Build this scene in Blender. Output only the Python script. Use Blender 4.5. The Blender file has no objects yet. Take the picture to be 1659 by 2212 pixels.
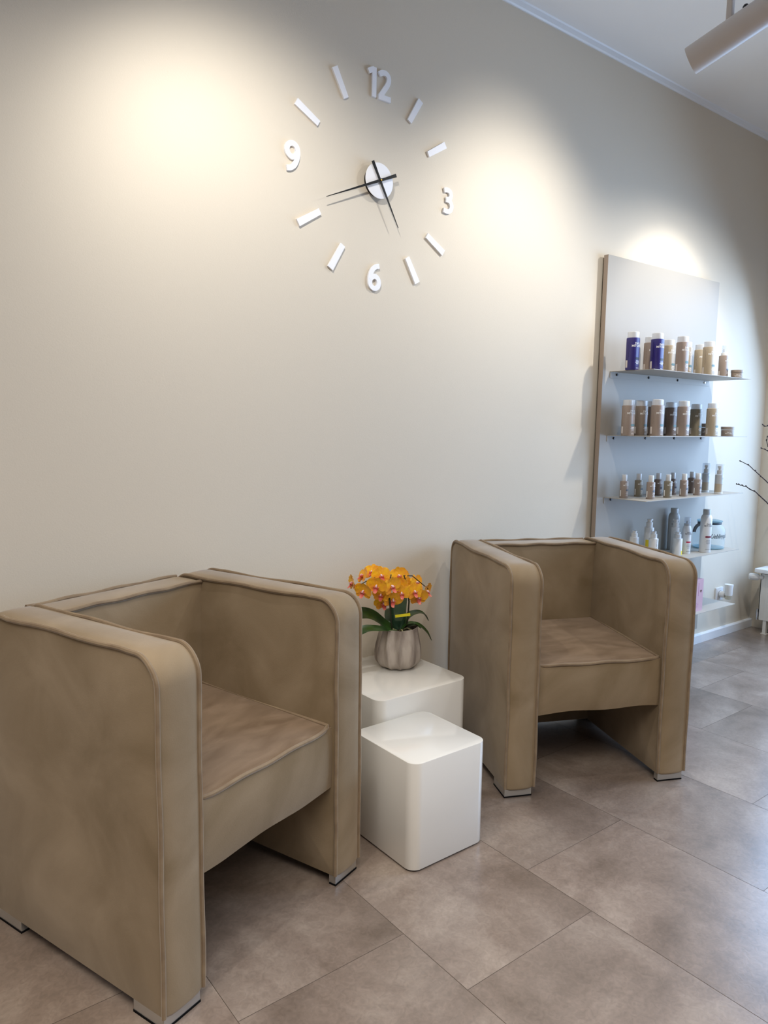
import bpy, math, random
from mathutils import Vector, Matrix
PI = math.pi
R = math.radians
scene = bpy.context.scene
COL = scene.collection

# ------------------------------------------------------------------ camera
cam_data = bpy.data.cameras.new('camera')
cam_data.sensor_fit = 'HORIZONTAL'
cam_data.sensor_width = 36.0
cam_data.lens = 1574.15 / 1659 * 36.0
cam_data.clip_start = 0.05
cam = bpy.data.objects.new('camera', cam_data)
COL.objects.link(cam)
_y, _p, _r = R(37.747), R(-6.706), R(0.813)
_F = Vector((math.sin(_y) * math.cos(_p), math.cos(_y) * math.cos(_p), math.sin(_p)))
_R0 = Vector((math.cos(_y), -math.sin(_y), 0))
_U0 = _R0.cross(_F)
_Rt = _R0 * math.cos(_r) + _U0 * math.sin(_r)
_Up = -_R0 * math.sin(_r) + _U0 * math.cos(_r)
cam.matrix_world = Matrix(((_Rt.x, _Up.x, -_F.x, 0), (_Rt.y, _Up.y, -_F.y, -2.2083),
                           (_Rt.z, _Up.z, -_F.z, 1.27), (0, 0, 0, 1)))
scene.camera = cam

# ------------------------------------------------------------------ look, world, lights
scene.view_settings.view_transform = 'Standard'
scene.view_settings.look = 'None'
scene.view_settings.gamma = 1.0
scene.view_settings.use_curve_mapping = False
scene.view_settings.exposure = 0.42
scene.cycles.use_denoising = True
scene.cycles.max_bounces = 8
scene.cycles.diffuse_bounces = 5
scene.cycles.transparent_max_bounces = 16
scene.cycles.caustics_reflective = False
scene.cycles.caustics_refractive = False

world = bpy.data.worlds.new('sky')
scene.world = world
world.use_nodes = True
world.node_tree.nodes['Background'].inputs[0].default_value = (0.55, 0.72, 1.0, 1)
world.node_tree.nodes['Background'].inputs[1].default_value = 0.4


def area(name, loc, aim, sx, sy, energy, color):
    d = bpy.data.lights.new(name, 'AREA')
    d.shape = 'RECTANGLE'
    d.size, d.size_y = sx, sy
    d.energy = energy
    d.color = color
    o = bpy.data.objects.new(name, d)
    COL.objects.link(o)
    o.location = loc
    o.rotation_euler = (Vector(aim) - Vector(loc)).to_track_quat('-Z', 'Y').to_euler()
    return o


def spot(name, loc, aim, half_angle, blend, energy, color, soft=0.03):
    d = bpy.data.lights.new(name, 'SPOT')
    d.spot_size = 2 * R(half_angle)
    d.spot_blend = blend
    d.energy = energy
    d.color = color
    d.shadow_soft_size = soft
    o = bpy.data.objects.new(name, d)
    COL.objects.link(o)
    o.location = loc
    o.rotation_euler = (Vector(aim) - Vector(loc)).to_track_quat('-Z', 'Y').to_euler()
    return o


# daylight through the shop window in the end wall, and an added fill light for the unseen salon behind the camera
wl = area('window_daylight', (4.768, -1.64, 1.38), (2.6, -1.4, 0.2), 2.9, 1.75, 80, (0.44, 0.66, 1.0))
wl.data.spread = R(160)
fill = area('salon_fill_light', (0.5, -2.75, 2.93), (0.7, -2.5, 0), 4.6, 1.6, 60, (1.0, 0.925, 0.83))
fill.data.spread = R(112)
SPOT_COL = (1.0, 0.965, 0.91)
LAMPS = [  # mouth of the lamp, axis direction
    (Vector((2.390, -0.765, 2.50)), Vector((-0.21, 0.90, -0.36))),
    (Vector((0.86, -0.765, 2.50)), Vector((0.06, 0.90, -0.42))),
    (Vector((3.56, -0.765, 2.50)), Vector((0.0, 0.80, -0.60))),
]
BEAMS = [  # aim point on the wall, half angle, blend, power
    (Vector((2.38, 0.018, 2.12)), 44, 0.9, 12),
    (Vector((1.14, 0.018, 1.96)), 45, 0.9, 13.5),
    (Vector((3.58, 0.018, 1.64)), 38, 0.55, 17),
]
for (lp, ld), (aim, ha, bl, en) in zip(LAMPS, BEAMS):
    ld.normalize()
    spot('track_spot_beam', lp + ld * 0.012, aim, ha, bl, en, SPOT_COL, 0.022)
    spot('track_spot_spill', lp + ld * 0.012, aim - Vector((0, 0.0, 1.1)), 70, 0.8, en * 1.65, SPOT_COL, 0.022)


# ------------------------------------------------------------------ materials
def srgb(r, g, b):
    def f(c):
        c /= 255.0
        return c / 12.92 if c <= 0.04045 else ((c + 0.055) / 1.055) ** 2.4
    return (f(r), f(g), f(b), 1)


def mat(name, color, rough=0.5, metal=0.0, spec=0.5, sheen=0.0, coat=0.0, var=None, var_scale=4.0,
        bump=0.0, bump_scale=200.0, detail=4.0, sheen_rough=0.4, sheen_tint=None, distortion=0.0, ramp=(0.35, 0.65),
        map_scale=(1, 1, 1)):
    m = bpy.data.materials.new(name)
    m.use_nodes = True
    nt = m.node_tree
    b = nt.nodes['Principled BSDF']
    b.inputs['Base Color'].default_value = color
    b.inputs['Roughness'].default_value = rough
    b.inputs['Metallic'].default_value = metal
    b.inputs['Specular IOR Level'].default_value = spec
    b.inputs['Sheen Weight'].default_value = sheen
    b.inputs['Sheen Roughness'].default_value = sheen_rough
    if sheen_tint:
        b.inputs['Sheen Tint'].default_value = sheen_tint
    b.inputs['Coat Weight'].default_value = coat
    b.inputs['Coat Roughness'].default_value = 0.05
    tc = nt.nodes.new('ShaderNodeTexCoord')
    mp = nt.nodes.new('ShaderNodeMapping')
    mp.inputs['Scale'].default_value = map_scale
    nt.links.new(tc.outputs['Object'], mp.inputs['Vector'])
    if var is not None:
        n = nt.nodes.new('ShaderNodeTexNoise')
        n.inputs['Scale'].default_value = var_scale
        n.inputs['Detail'].default_value = detail
        n.inputs['Distortion'].default_value = distortion
        cr = nt.nodes.new('ShaderNodeValToRGB')
        cr.color_ramp.elements[0].position = ramp[0]
        cr.color_ramp.elements[1].position = ramp[1]
        cr.color_ramp.elements[0].color = color
        cr.color_ramp.elements[1].color = var
        nt.links.new(mp.outputs[0], n.inputs['Vector'])
        nt.links.new(n.outputs['Fac'], cr.inputs[0])
        nt.links.new(cr.outputs[0], b.inputs['Base Color'])
    if bump > 0:
        n2 = nt.nodes.new('ShaderNodeTexNoise')
        n2.inputs['Scale'].default_value = bump_scale
        n2.inputs['Detail'].default_value = 3
        bp = nt.nodes.new('ShaderNodeBump')
        bp.inputs['Strength'].default_value = bump
        bp.inputs['Distance'].default_value = 0.002
        nt.links.new(mp.outputs[0], n2.inputs['Vector'])
        nt.links.new(n2.outputs['Fac'], bp.inputs['Height'])
        nt.links.new(bp.outputs[0], b.inputs['Normal'])
    return m


def clear_mat(name, color, body, see=0.7, rough=0.08):
    """thin clear plastic or glass: mostly see-through, some body colour, glossy skin"""
    m = bpy.data.materials.new(name)
    m.use_nodes = True
    nt = m.node_tree
    b = nt.nodes['Principled BSDF']
    b.inputs['Base Color'].default_value = body
    b.inputs['Roughness'].default_value = rough
    t = nt.nodes.new('ShaderNodeBsdfTransparent')
    t.inputs[0].default_value = color
    mx = nt.nodes.new('ShaderNodeMixShader')
    mx.inputs[0].default_value = 1 - see
    nt.links.new(t.outputs[0], mx.inputs[1])
    nt.links.new(b.outputs[0], mx.inputs[2])
    nt.links.new(mx.outputs[0], nt.nodes['Material Output'].inputs['Surface'])
    return m


M = {}
M['wall'] = mat('wall_paint', srgb(215, 205, 188), 0.85, spec=0.2, bump=0.12, bump_scale=260)
M['wall2'] = mat('salon_wall_paint', srgb(205, 200, 192), 0.9, spec=0.2)
M['ceiling'] = mat('ceiling_paint', srgb(238, 236, 232), 0.9, spec=0.2, bump=0.08, bump_scale=180)
M['trim'] = mat('white_trim_paint', srgb(232, 234, 236), 0.35, bump=0.03, bump_scale=80)
M['velvet'] = mat('taupe_velvet', srgb(128, 110, 84), 0.92, spec=0.12, sheen=0.38, sheen_rough=0.38,
                  sheen_tint=(0.94, 0.93, 0.92, 1), var=srgb(156, 138, 113), var_scale=4.2, detail=7,
                  distortion=0.7, ramp=(0.33, 0.70), bump=0.12, bump_scale=330)
M['velvet_seat'] = mat('taupe_velvet_seat', srgb(112, 93, 74), 0.92, spec=0.12, sheen=0.34, sheen_rough=0.35,
                       sheen_tint=(0.95, 0.88, 0.80, 1), var=srgb(140, 120, 100), var_scale=4.5, detail=6,
                       distortion=1.6, ramp=(0.30, 0.72), bump=0.16, bump_scale=300, map_scale=(1, 2.2, 1))
M['piping'] = mat('velvet_piping', srgb(140, 122, 99), 0.85, spec=0.15, sheen=0.8, sheen_rough=0.3,
                  sheen_tint=(1, 0.93, 0.85, 1), var=srgb(124, 106, 86), var_scale=20)
M['foot'] = mat('brushed_silver_foot', srgb(196, 194, 190), 0.28, metal=0.75, bump=0.05, bump_scale=60)
M['felt'] = mat('black_felt', srgb(18, 17, 17), 0.95, spec=0.1, bump=0.2)
M['lacquer'] = mat('white_gloss_lacquer', srgb(226, 224, 218), 0.16, spec=0.5, coat=0.6, bump=0.01, bump_scale=25)
M['panel'] = mat('powder_coated_light_grey', srgb(170, 163, 152), 0.5, spec=0.3, bump=0.03, bump_scale=600)
M['panel_edge'] = mat('beige_panel_edge', srgb(160, 143, 128), 0.6, bump=0.03)
M['screw'] = mat('black_screw', srgb(22, 22, 26), 0.35, metal=0.4, bump=0.02)
M['steel'] = mat('bright_screw', srgb(215, 217, 220), 0.25, metal=0.9, bump=0.02)
M['clock_white'] = mat('white_clock_foam', srgb(240, 240, 243), 0.6, spec=0.3, bump=0.04, bump_scale=400)
M['black'] = mat('black_metal', srgb(9, 9, 11), 0.5, spec=0.2)
M['brass'] = mat('brass_pin', srgb(200, 160, 80), 0.3, metal=1.0, bump=0.01)
M['lamp_white'] = mat('white_lamp_body', srgb(206, 200, 196), 0.4, spec=0.4, bump=0.03, bump_scale=500)
M['lamp_lens'] = mat('lamp_lens', srgb(250, 250, 245), 0.3, bump=0.01)
M['lamp_lens'].node_tree.nodes['Principled BSDF'].inputs['Emission Color'].default_value = (1, 0.95, 0.88, 1)
M['lamp_lens'].node_tree.nodes['Principled BSDF'].inputs['Emission Strength'].default_value = 8
M['pot'] = mat('grey_concrete_pot', srgb(176, 166, 156), 0.85, spec=0.2, var=srgb(126, 115, 107), var_scale=14,
               detail=6, bump=0.35, bump_scale=120, map_scale=(1.5, 1.5, 0.35), ramp=(0.38, 0.62))
M['soil'] = mat('orchid_bark', srgb(38, 28, 20), 0.95, var=srgb(74, 56, 38), var_scale=60, bump=0.8, bump_scale=90)
M['leaf'] = mat('orchid_leaf', srgb(28, 52, 18), 0.32, spec=0.5, var=srgb(44, 74, 26), var_scale=14, bump=0.05, bump_scale=60)
M['stem'] = mat('dark_stem', srgb(28, 30, 20), 0.5, var=srgb(46, 50, 28), var_scale=50)
M['petal'] = mat('yellow_petal', srgb(250, 192, 30), 0.6, spec=0.25, sheen=0.3, var=srgb(242, 160, 56), var_scale=28,
                 bump=0.1, bump_scale=150, ramp=(0.4, 0.62))
M['lip'] = mat('pink_orchid_lip', srgb(206, 70, 66), 0.5, var=srgb(226, 140, 120), var_scale=70)
M['lipc'] = mat('pale_orchid_column', srgb(240, 214, 220), 0.5, var=srgb(210, 90, 110), var_scale=120, ramp=(0.5, 0.7))
M['tag'] = mat('yellow_plant_tag', srgb(222, 208, 30), 0.5, bump=0.02)
M['sleeve'] = clear_mat('green_tinted_sleeve', (0.55, 0.68, 0.60, 1), srgb(60, 92, 72), see=0.55, rough=0.15)
M['root'] = mat('pale_root', srgb(150, 140, 110), 0.7, var=srgb(110, 118, 70), var_scale=30)
# bottles
M['b_purple'] = mat('purple_plastic', srgb(50, 42, 112), 0.32, spec=0.5, bump=0.01)
M['b_purple_dark'] = mat('dark_purple_print', srgb(26, 24, 60), 0.4, bump=0.01)
M['b_taupe'] = mat('taupe_plastic', srgb(146, 131, 118), 0.34, spec=0.5, bump=0.01)
M['b_pink'] = mat('pinkish_taupe_plastic', srgb(158, 141, 129), 0.34, spec=0.5, bump=0.01)
M['b_beige'] = mat('beige_plastic', srgb(182, 166, 142), 0.34, spec=0.5, bump=0.01)
M['b_olive'] = mat('olive_taupe_plastic', srgb(138, 128, 108), 0.34, spec=0.5, bump=0.01)
M['b_dark'] = mat('dark_taupe_plastic', srgb(120, 104, 94), 0.34, spec=0.5, bump=0.01)
M['b_white'] = mat('white_plastic', srgb(226, 226, 224), 0.3, spec=0.5, bump=0.01)
M['b_grey'] = mat('pale_grey_can', srgb(186, 188, 188), 0.3, spec=0.5, bump=0.01)
M['cap'] = clear_mat('milky_cap', (0.95, 0.95, 0.95, 1), srgb(232, 232, 232), see=0.28, rough=0.2)
M['clearcap'] = clear_mat('clear_cap', (0.93, 0.95, 0.97, 1), srgb(220, 226, 235), see=0.70, rough=0.06)
M['print'] = mat('white_print', srgb(240, 238, 234), 0.5, bump=0.01)
M['print_grey'] = mat('grey_print', srgb(110, 110, 114), 0.5, bump=0.01)
M['teal'] = mat('teal_print', srgb(86, 116, 116), 0.5, bump=0.01)
M['slate'] = mat('slate_print', srgb(84, 90, 98), 0.5, bump=0.01)
M['darkpill'] = mat('navy_print', srgb(18, 18, 40), 0.5, bump=0.01)
M['red'] = mat('red_print', srgb(176, 34, 62), 0.5, bump=0.01)
M['maroon'] = mat('maroon_print', srgb(120, 34, 52), 0.5, bump=0.01)
M['yellow'] = mat('yellow_print', srgb(232, 206, 40), 0.5, bump=0.01)
M['barcode'] = mat('barcode_print', srgb(214, 204, 196), 0.5, bump=0.01)
M['jarglass'] = clear_mat('blue_tinted_glass', (0.95, 0.98, 0.99, 1), srgb(222, 236, 242), see=0.78, rough=0.04)
M['jarrim'] = clear_mat('thick_glass_rim', (0.72, 0.86, 0.90, 1), srgb(165, 200, 212), see=0.6, rough=0.04)
M['leather'] = mat('brown_leather', srgb(62, 28, 22), 0.5, var=srgb(44, 20, 16), var_scale=40, bump=0.2)
M['ink'] = mat('black_ink', srgb(28, 38, 48), 0.5, bump=0.01)
M['pinkbox'] = mat('pink_carton', srgb(196, 160, 170), 0.5, bump=0.02)
M['pinkprint'] = mat('mauve_print', srgb(172, 112, 150), 0.5, bump=0.02)
M['brownprint'] = mat('brown_print', srgb(96, 60, 50), 0.5, bump=0.02)
M['radiator'] = mat('radiator_enamel', srgb(222, 220, 214), 0.35, spec=0.5, bump=0.02, bump_scale=60)
M['chrome'] = mat('chrome', srgb(200, 202, 206), 0.15, metal=1.0, bump=0.01)
M['branch'] = mat('dark_branch_bark', srgb(40, 30, 34), 0.8, var=srgb(66, 52, 50), var_scale=60, bump=0.4)
M['vase'] = mat('stoneware_vase', srgb(196, 190, 182), 0.5, bump=0.1)
M['oil'] = clear_mat('fragrance_bottle_glass', (0.90, 0.88, 0.80, 1), srgb(200, 195, 180), see=0.55, rough=0.05)


# floor: per-tile tint attribute x cloudy stone pattern
def floor_material():
    m = bpy.data.materials.new('taupe_stone_vinyl')
    m.use_nodes = True
    nt = m.node_tree
    b = nt.nodes['Principled BSDF']
    b.inputs['Roughness'].default_value = 0.30
    b.inputs['Specular IOR Level'].default_value = 0.5
    b.inputs['Coat Weight'].default_value = 0.6
    b.inputs['Coat Roughness'].default_value = 0.24
    at = nt.nodes.new('ShaderNodeAttribute')
    at.attribute_name = 'tile'
    tc = nt.nodes.new('ShaderNodeTexCoord')
    off = nt.nodes.new('ShaderNodeVectorMath'); off.operation = 'MULTIPLY_ADD'
    off.inputs[1].default_value = (1, 1, 1)
    sc = nt.nodes.new('ShaderNodeVectorMath'); sc.operation = 'SCALE'
    sc.inputs['Scale'].default_value = 17.0
    nt.links.new(at.outputs['Vector'], sc.inputs[0])
    nt.links.new(tc.outputs['Object'], off.inputs[0])
    nt.links.new(sc.outputs[0], off.inputs[2])
    n1 = nt.nodes.new('ShaderNodeTexNoise')
    n1.inputs['Scale'].default_value = 3.4; n1.inputs['Detail'].default_value = 7
    n1.inputs['Roughness'].default_value = 0.62; n1.inputs['Distortion'].default_value = 0.5
    nt.links.new(off.outputs[0], n1.inputs['Vector'])
    r1 = nt.nodes.new('ShaderNodeValToRGB')
    e = r1.color_ramp.elements
    e[0].position = 0.30; e[0].color = srgb(106, 92, 81)
    e[1].position = 0.70; e[1].color = srgb(160, 146, 134)
    mid = r1.color_ramp.elements.new(0.5); mid.color = srgb(133, 118, 107)
    nt.links.new(n1.outputs['Fac'], r1.inputs[0])
    n2 = nt.nodes.new('ShaderNodeTexNoise')
    n2.inputs['Scale'].default_value = 55; n2.inputs['Detail'].default_value = 5
    n2.inputs['Distortion'].default_value = 1.5
    nt.links.new(off.outputs[0], n2.inputs['Vector'])
    r2 = nt.nodes.new('ShaderNodeValToRGB')
    r2.color_ramp.elements[0].position = 0.3; r2.color_ramp.elements[0].color = (0.84, 0.84, 0.84, 1)
    r2.color_ramp.elements[1].position = 0.7; r2.color_ramp.elements[1].color = (1.08, 1.08, 1.08, 1)
    nt.links.new(n2.outputs['Fac'], r2.inputs[0])
    mx = nt.nodes.new('ShaderNodeMix'); mx.data_type = 'RGBA'; mx.blend_type = 'MULTIPLY'
    mx.inputs['Factor'].default_value = 1
    nt.links.new(r1.outputs[0], mx.inputs['A']); nt.links.new(r2.outputs[0], mx.inputs['B'])
    mr = nt.nodes.new('ShaderNodeMapRange')
    mr.inputs['To Min'].default_value = 0.90; mr.inputs['To Max'].default_value = 1.08
    nt.links.new(at.outputs['Fac'], mr.inputs['Value'])
    mx2 = nt.nodes.new('ShaderNodeMix'); mx2.data_type = 'RGBA'; mx2.blend_type = 'MULTIPLY'
    mx2.inputs['Factor'].default_value = 1
    nt.links.new(mx.outputs['Result'], mx2.inputs['A']); nt.links.new(mr.outputs[0], mx2.inputs['B'])
    nt.links.new(mx2.outputs['Result'], b.inputs['Base Color'])
    bp = nt.nodes.new('ShaderNodeBump'); bp.inputs['Strength'].default_value = 0.15
    bp.inputs['Distance'].default_value = 0.002
    nt.links.new(n2.outputs['Fac'], bp.inputs['Height'])
    nt.links.new(bp.outputs[0], b.inputs['Normal'])
    return m


M['floor'] = floor_material()
M['joint'] = mat('dark_tile_joint', srgb(88, 76, 68), 0.9, bump=0.1)


# ------------------------------------------------------------------ mesh helpers
class MB:
    """collects vertices and faces into one mesh"""

    def __init__(self):
        self.v, self.f, self.mi = [], [], []

    def add(self, vs, fs, mi=0):
        o = len(self.v)
        self.v += [tuple(p) for p in vs]
        for q in fs:
            self.f.append(tuple(i + o for i in q))
            self.mi.append(mi)
        return self

    def box(self, x0, x1, y0, y1, z0, z1, mi=0, M4=None):
        vs = [Vector(p) for p in ((x0, y0, z0), (x1, y0, z0), (x1, y1, z0), (x0, y1, z0),
                                  (x0, y0, z1), (x1, y0, z1), (x1, y1, z1), (x0, y1, z1))]
        if M4 is not None:
            vs = [M4 @ p for p in vs]
        return self.add(vs, [(0, 3, 2, 1), (4, 5, 6, 7), (0, 1, 5, 4), (1, 2, 6, 5), (2, 3, 7, 6), (3, 0, 4, 7)], mi)

    def tube(self, pts, r, n=8, mi=0, closed=False, cap=True):
        pts = [Vector(p) for p in pts]
        rs = r if isinstance(r, (list, tuple)) else [r] * len(pts)
        N = len(pts)
        rings = []
        prev = None
        for i, p in enumerate(pts):
            if closed:
                t = pts[(i + 1) % N] - pts[i - 1]
            else:
                t = pts[min(i + 1, N - 1)] - pts[max(i - 1, 0)]
            if t.length < 1e-9:
                t = Vector((0, 0, 1))
            t.normalize()
            if prev is None:
                a = Vector((0, 0, 1)) if abs(t.z) < 0.9 else Vector((1, 0, 0))
                u = t.cross(a).normalized()
            else:
                u = (prev - t * prev.dot(t))
                u.normalize()
            prev = u
            w = t.cross(u)
            rings.append([p + (u * math.cos(2 * PI * k / n) + w * math.sin(2 * PI * k / n)) * rs[i] for k in range(n)])
        vs = [q for ring in rings for q in ring]
        fs = []
        m_ = N if closed else N - 1
        for i in range(m_):
            for k in range(n):
                a, b = i * n + k, i * n + (k + 1) % n
                c, d = ((i + 1) % N) * n + (k + 1) % n, ((i + 1) % N) * n + k
                fs.append((a, b, c, d))
        if cap and not closed:
            fs.append(tuple(range(n - 1, -1, -1)))
            fs.append(tuple((N - 1) * n + k for k in range(n)))
        return self.add(vs, fs, mi)

    def lathe(self, prof, n=32, mi=0, rfun=None, M4=None, power=None, sx=1, sy=1, cap_top=True, cap_bot=True):
        """prof: [(r, z)]; rfun(theta, z)->factor; power: superellipse exponent"""
        vs = []
        for r, z in prof:
            for k in range(n):
                th = 2 * PI * k / n
                c, s = math.cos(th), math.sin(th)
                if power:
                    q = (abs(c) ** power + abs(s) ** power) ** (-1.0 / power)
                else:
                    q = 1
                if rfun:
                    q *= rfun(th, z)
                p = Vector((c * q * r * sx, s * q * r * sy, z))
                vs.append(M4 @ p if M4 is not None else p)
        fs = []
        for i in range(len(prof) - 1):
            for k in range(n):
                fs.append((i * n + k, i * n + (k + 1) % n, (i + 1) * n + (k + 1) % n, (i + 1) * n + k))
        if cap_bot:
            fs.append(tuple(range(n - 1, -1, -1)))
        if cap_top:
            o = (len(prof) - 1) * n
            fs.append(tuple(o + k for k in range(n)))
        return self.add(vs, fs, mi)

    def mesh(self, name, mats, smooth=True, angle=40):
        me = bpy.data.meshes.new(name)
        me.from_pydata(self.v, [], self.f)
        for m_ in (mats if isinstance(mats, (list, tuple)) else [mats]):
            me.materials.append(m_)
        me.polygons.foreach_set('material_index', self.mi)
        me.validate()
        me.update()
        if smooth:
            me.shade_smooth()
            me.set_sharp_from_angle(angle=R(angle))
        return me

    def build(self, name, mats, parent=None, smooth=True, angle=40, loc=None, rotz=None):
        return obj(name, self.mesh(name, mats, smooth, angle), parent, loc, rotz)


def obj(name, me, parent=None, loc=None, rotz=None):
    o = bpy.data.objects.new(name, me)
    COL.objects.link(o)
    if parent is not None:
        o.parent = parent
    if loc is not None:
        o.location = loc
    if rotz is not None:
        o.rotation_euler = (0, 0, rotz)
    return o


def thing(name, label, cat, loc=(0, 0, 0), rotz=0.0, group=None):
    o = bpy.data.objects.new(name, None)
    o.empty_display_size = 0.05
    COL.objects.link(o)
    o.location = loc
    o.rotation_euler = (0, 0, rotz)
    tag(o, label, cat, group)
    return o


def tag(o, label, cat, group=None):
    o['label'] = label
    o['category'] = cat
    if group:
        o['group'] = group
    return o


def struct(o, label=None):
    o['kind'] = 'structure'
    if label:
        o['label'] = label
    return o


def dup(root, loc, rotz, label, group=None, scale=None):
    r = root.copy()
    COL.objects.link(r)
    r.location = loc
    r.rotation_euler = (0, 0, rotz)
    r['label'] = label
    if group:
        r['group'] = group
    if scale:
        r.scale = scale
    for ch in list(root.children):
        c = ch.copy()
        COL.objects.link(c)
        c.parent = r
        for g in list(ch.children):
            d = g.copy()
            COL.objects.link(d)
            d.parent = c
    return r


def fillet_poly(pts, radii, n=8):
    """2D polygon with rounded corners"""
    out = []
    N = len(pts)
    for i in range(N):
        p = Vector(pts[i]); a = Vector(pts[i - 1]); b = Vector(pts[(i + 1) % N])
        r = radii[i]
        if r <= 0:
            out.append(p)
            continue
        u = (a - p).normalized(); w = (b - p).normalized()
        ang = math.acos(max(-1, min(1, u.dot(w))))
        t = r / math.tan(ang / 2)
        c = p + (u + w).normalized() * (r / math.sin(ang / 2))
        s = p + u * t - c; e = p + w * t - c
        a0 = math.atan2(s.y, s.x); a1 = math.atan2(e.y, e.x)
        d = (a1 - a0 + PI) % (2 * PI) - PI
        for k in range(n + 1):
            th = a0 + d * k / n
            out.append(c + Vector((math.cos(th), math.sin(th))) * r)
    return out


def resample(pts, step):
    out = []
    N = len(pts)
    for i in range(N):
        a, b = pts[i], pts[(i + 1) % N]
        L = (b - a).length
        m_ = max(1, int(round(L / step)))
        for k in range(m_):
            out.append(a + (b - a) * (k / m_))
    return out


def pillow_slab(mb, outline, w, to3, bulge=0.006, crown=0.004, rings=7, wob=0.0, seed=0):
    """padded slab: outline (2D) swept by thickness w along the third axis, soft faces. to3(u, v, t)->xyz"""
    rnd = random.Random(seed)
    ph = [rnd.uniform(0, 6.28) for _ in range(6)]
    N = len(outline)
    cx = sum(p.x for p in outline) / N
    cy = sum(p.y for p in outline) / N

    def nrm(i):
        t = (outline[(i + 1) % N] - outline[i - 1]).normalized()
        return Vector((t.y, -t.x))
    c = Vector((cx, cy))
    layers = []
    for side in (-1, 1):
        face = []
        for k in range(rings):
            q = (k + 0.0) / rings
            s = 1 - q
            h = bulge * (1 - s ** 6)
            face.append([to3(*(c + (p - c) * s), side * (w / 2 + h * (1 + wob * (math.sin(9 * (c + (p - c) * s).x + ph[0]) * math.sin(7 * (c + (p - c) * s).y + ph[1]))))) for p in outline])
        layers.append(face)
    # side strip with crown
    strip = []
    S = 6
    for j in range(1, S):
        t = -1 + 2 * j / S
        strip.append([to3(*(p + nrm(i) * (crown * (1 - t * t) ** 0.5 * 1.0)), t * w / 2) for i, p in enumerate(outline)])
    seq = list(reversed(layers[0])) + strip + layers[1]
    vs = [q for ring in seq for q in ring]
    fs = []
    for a in range(len(seq) - 1):
        for i in range(N):
            fs.append((a * N + i, a * N + (i + 1) % N, (a + 1) * N + (i + 1) % N, (a + 1) * N + i))
    o = len(vs)
    vs.append(to3(cx, cy, -(w / 2 + bulge)))
    vs.append(to3(cx, cy, (w / 2 + bulge)))
    last = (len(seq) - 1) * N
    for i in range(N):
        fs.append((o, (i + 1) % N, i))
        fs.append((o + 1, last + i, last + (i + 1) % N))
    mb.add(vs, fs)
    return mb


def rounded_prism(mb, x0, x1, y0, y1, z0, z1, rad, bevel=0.003, n=8, mi=0):
    pts = fillet_poly([(x0, y0), (x1, y0), (x1, y1), (x0, y1)], [rad] * 4, n)
    c = Vector(((x0 + x1) / 2, (y0 + y1) / 2))
    N = len(pts)

    def ring(ins, z):
        out = []
        for i, p in enumerate(pts):
            t = (pts[(i + 1) % N] - pts[i - 1]).normalized()
            nn = Vector((t.y, -t.x))
            q = p - nn * ins
            out.append((q.x, q.y, z))
        return out
    rs = [ring(bevel, z0), ring(bevel * 0.3, z0 + bevel * 0.3), ring(0, z0 + bevel), ring(0, z1 - bevel), ring(bevel * 0.3, z1 - bevel * 0.3), ring(bevel, z1)]
    vs = [p for r_ in rs for p in r_]
    fs = []
    for a in range(len(rs) - 1):
        for i in range(N):
            fs.append((a * N + i, a * N + (i + 1) % N, (a + 1) * N + (i + 1) % N, (a + 1) * N + i))
    fs.append(tuple(range(N - 1, -1, -1)))
    fs.append(tuple((len(rs) - 1) * N + i for i in range(N)))
    return mb.add(vs, fs, mi)


def text_geo(s, size, extrude=0.0, bold=0.0, shear=0.0, align='CENTER', xscale=1.0, spacing=1.0, res=3):
    cu = bpy.data.curves.new('lettering', 'FONT')
    cu.body = s
    cu.size = size
    cu.extrude = extrude
    cu.offset = bold
    cu.shear = shear
    cu.align_x = align
    cu.space_character = spacing
    cu.resolution_u = res
    o = bpy.data.objects.new('lettering', cu)
    COL.objects.link(o)
    dg = bpy.context.evaluated_depsgraph_get()
    me = bpy.data.meshes.new_from_object(o.evaluated_get(dg))
    vs = [Vector((v.co.x * xscale, v.co.y, v.co.z)) for v in me.vertices]
    fs = [tuple(p.vertices) for p in me.polygons]
    bpy.data.objects.remove(o)
    bpy.data.curves.remove(cu)
    bpy.data.meshes.remove(me)
    return vs, fs


# ------------------------------------------------------------------ the room
WY = 0.018      # painted wall plane
CZ = 3.012      # ceiling
X0, X1, Y0 = -2.2, 4.775, -5.2


def plain(name, box, m, smooth=False):
    mb = MB(); mb.box(*box)
    return struct(mb.build(name, m, smooth=False))


plain('wall_back', (X0, X1 + 0.15, WY, WY + 0.15, 0, CZ), M['wall'])
plain('wall_left', (X0 - 0.15, X0, Y0, WY + 0.15, 0, CZ), M['wall2'])
plain('wall_front', (X0, X1 + 0.15, Y0 - 0.15, Y0, 0, CZ), M['wall2'])
plain('ceiling', (X0 - 0.15, X1 + 0.15, Y0 - 0.15, WY + 0.15, CZ, CZ + 0.12), M['ceiling'])
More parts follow.
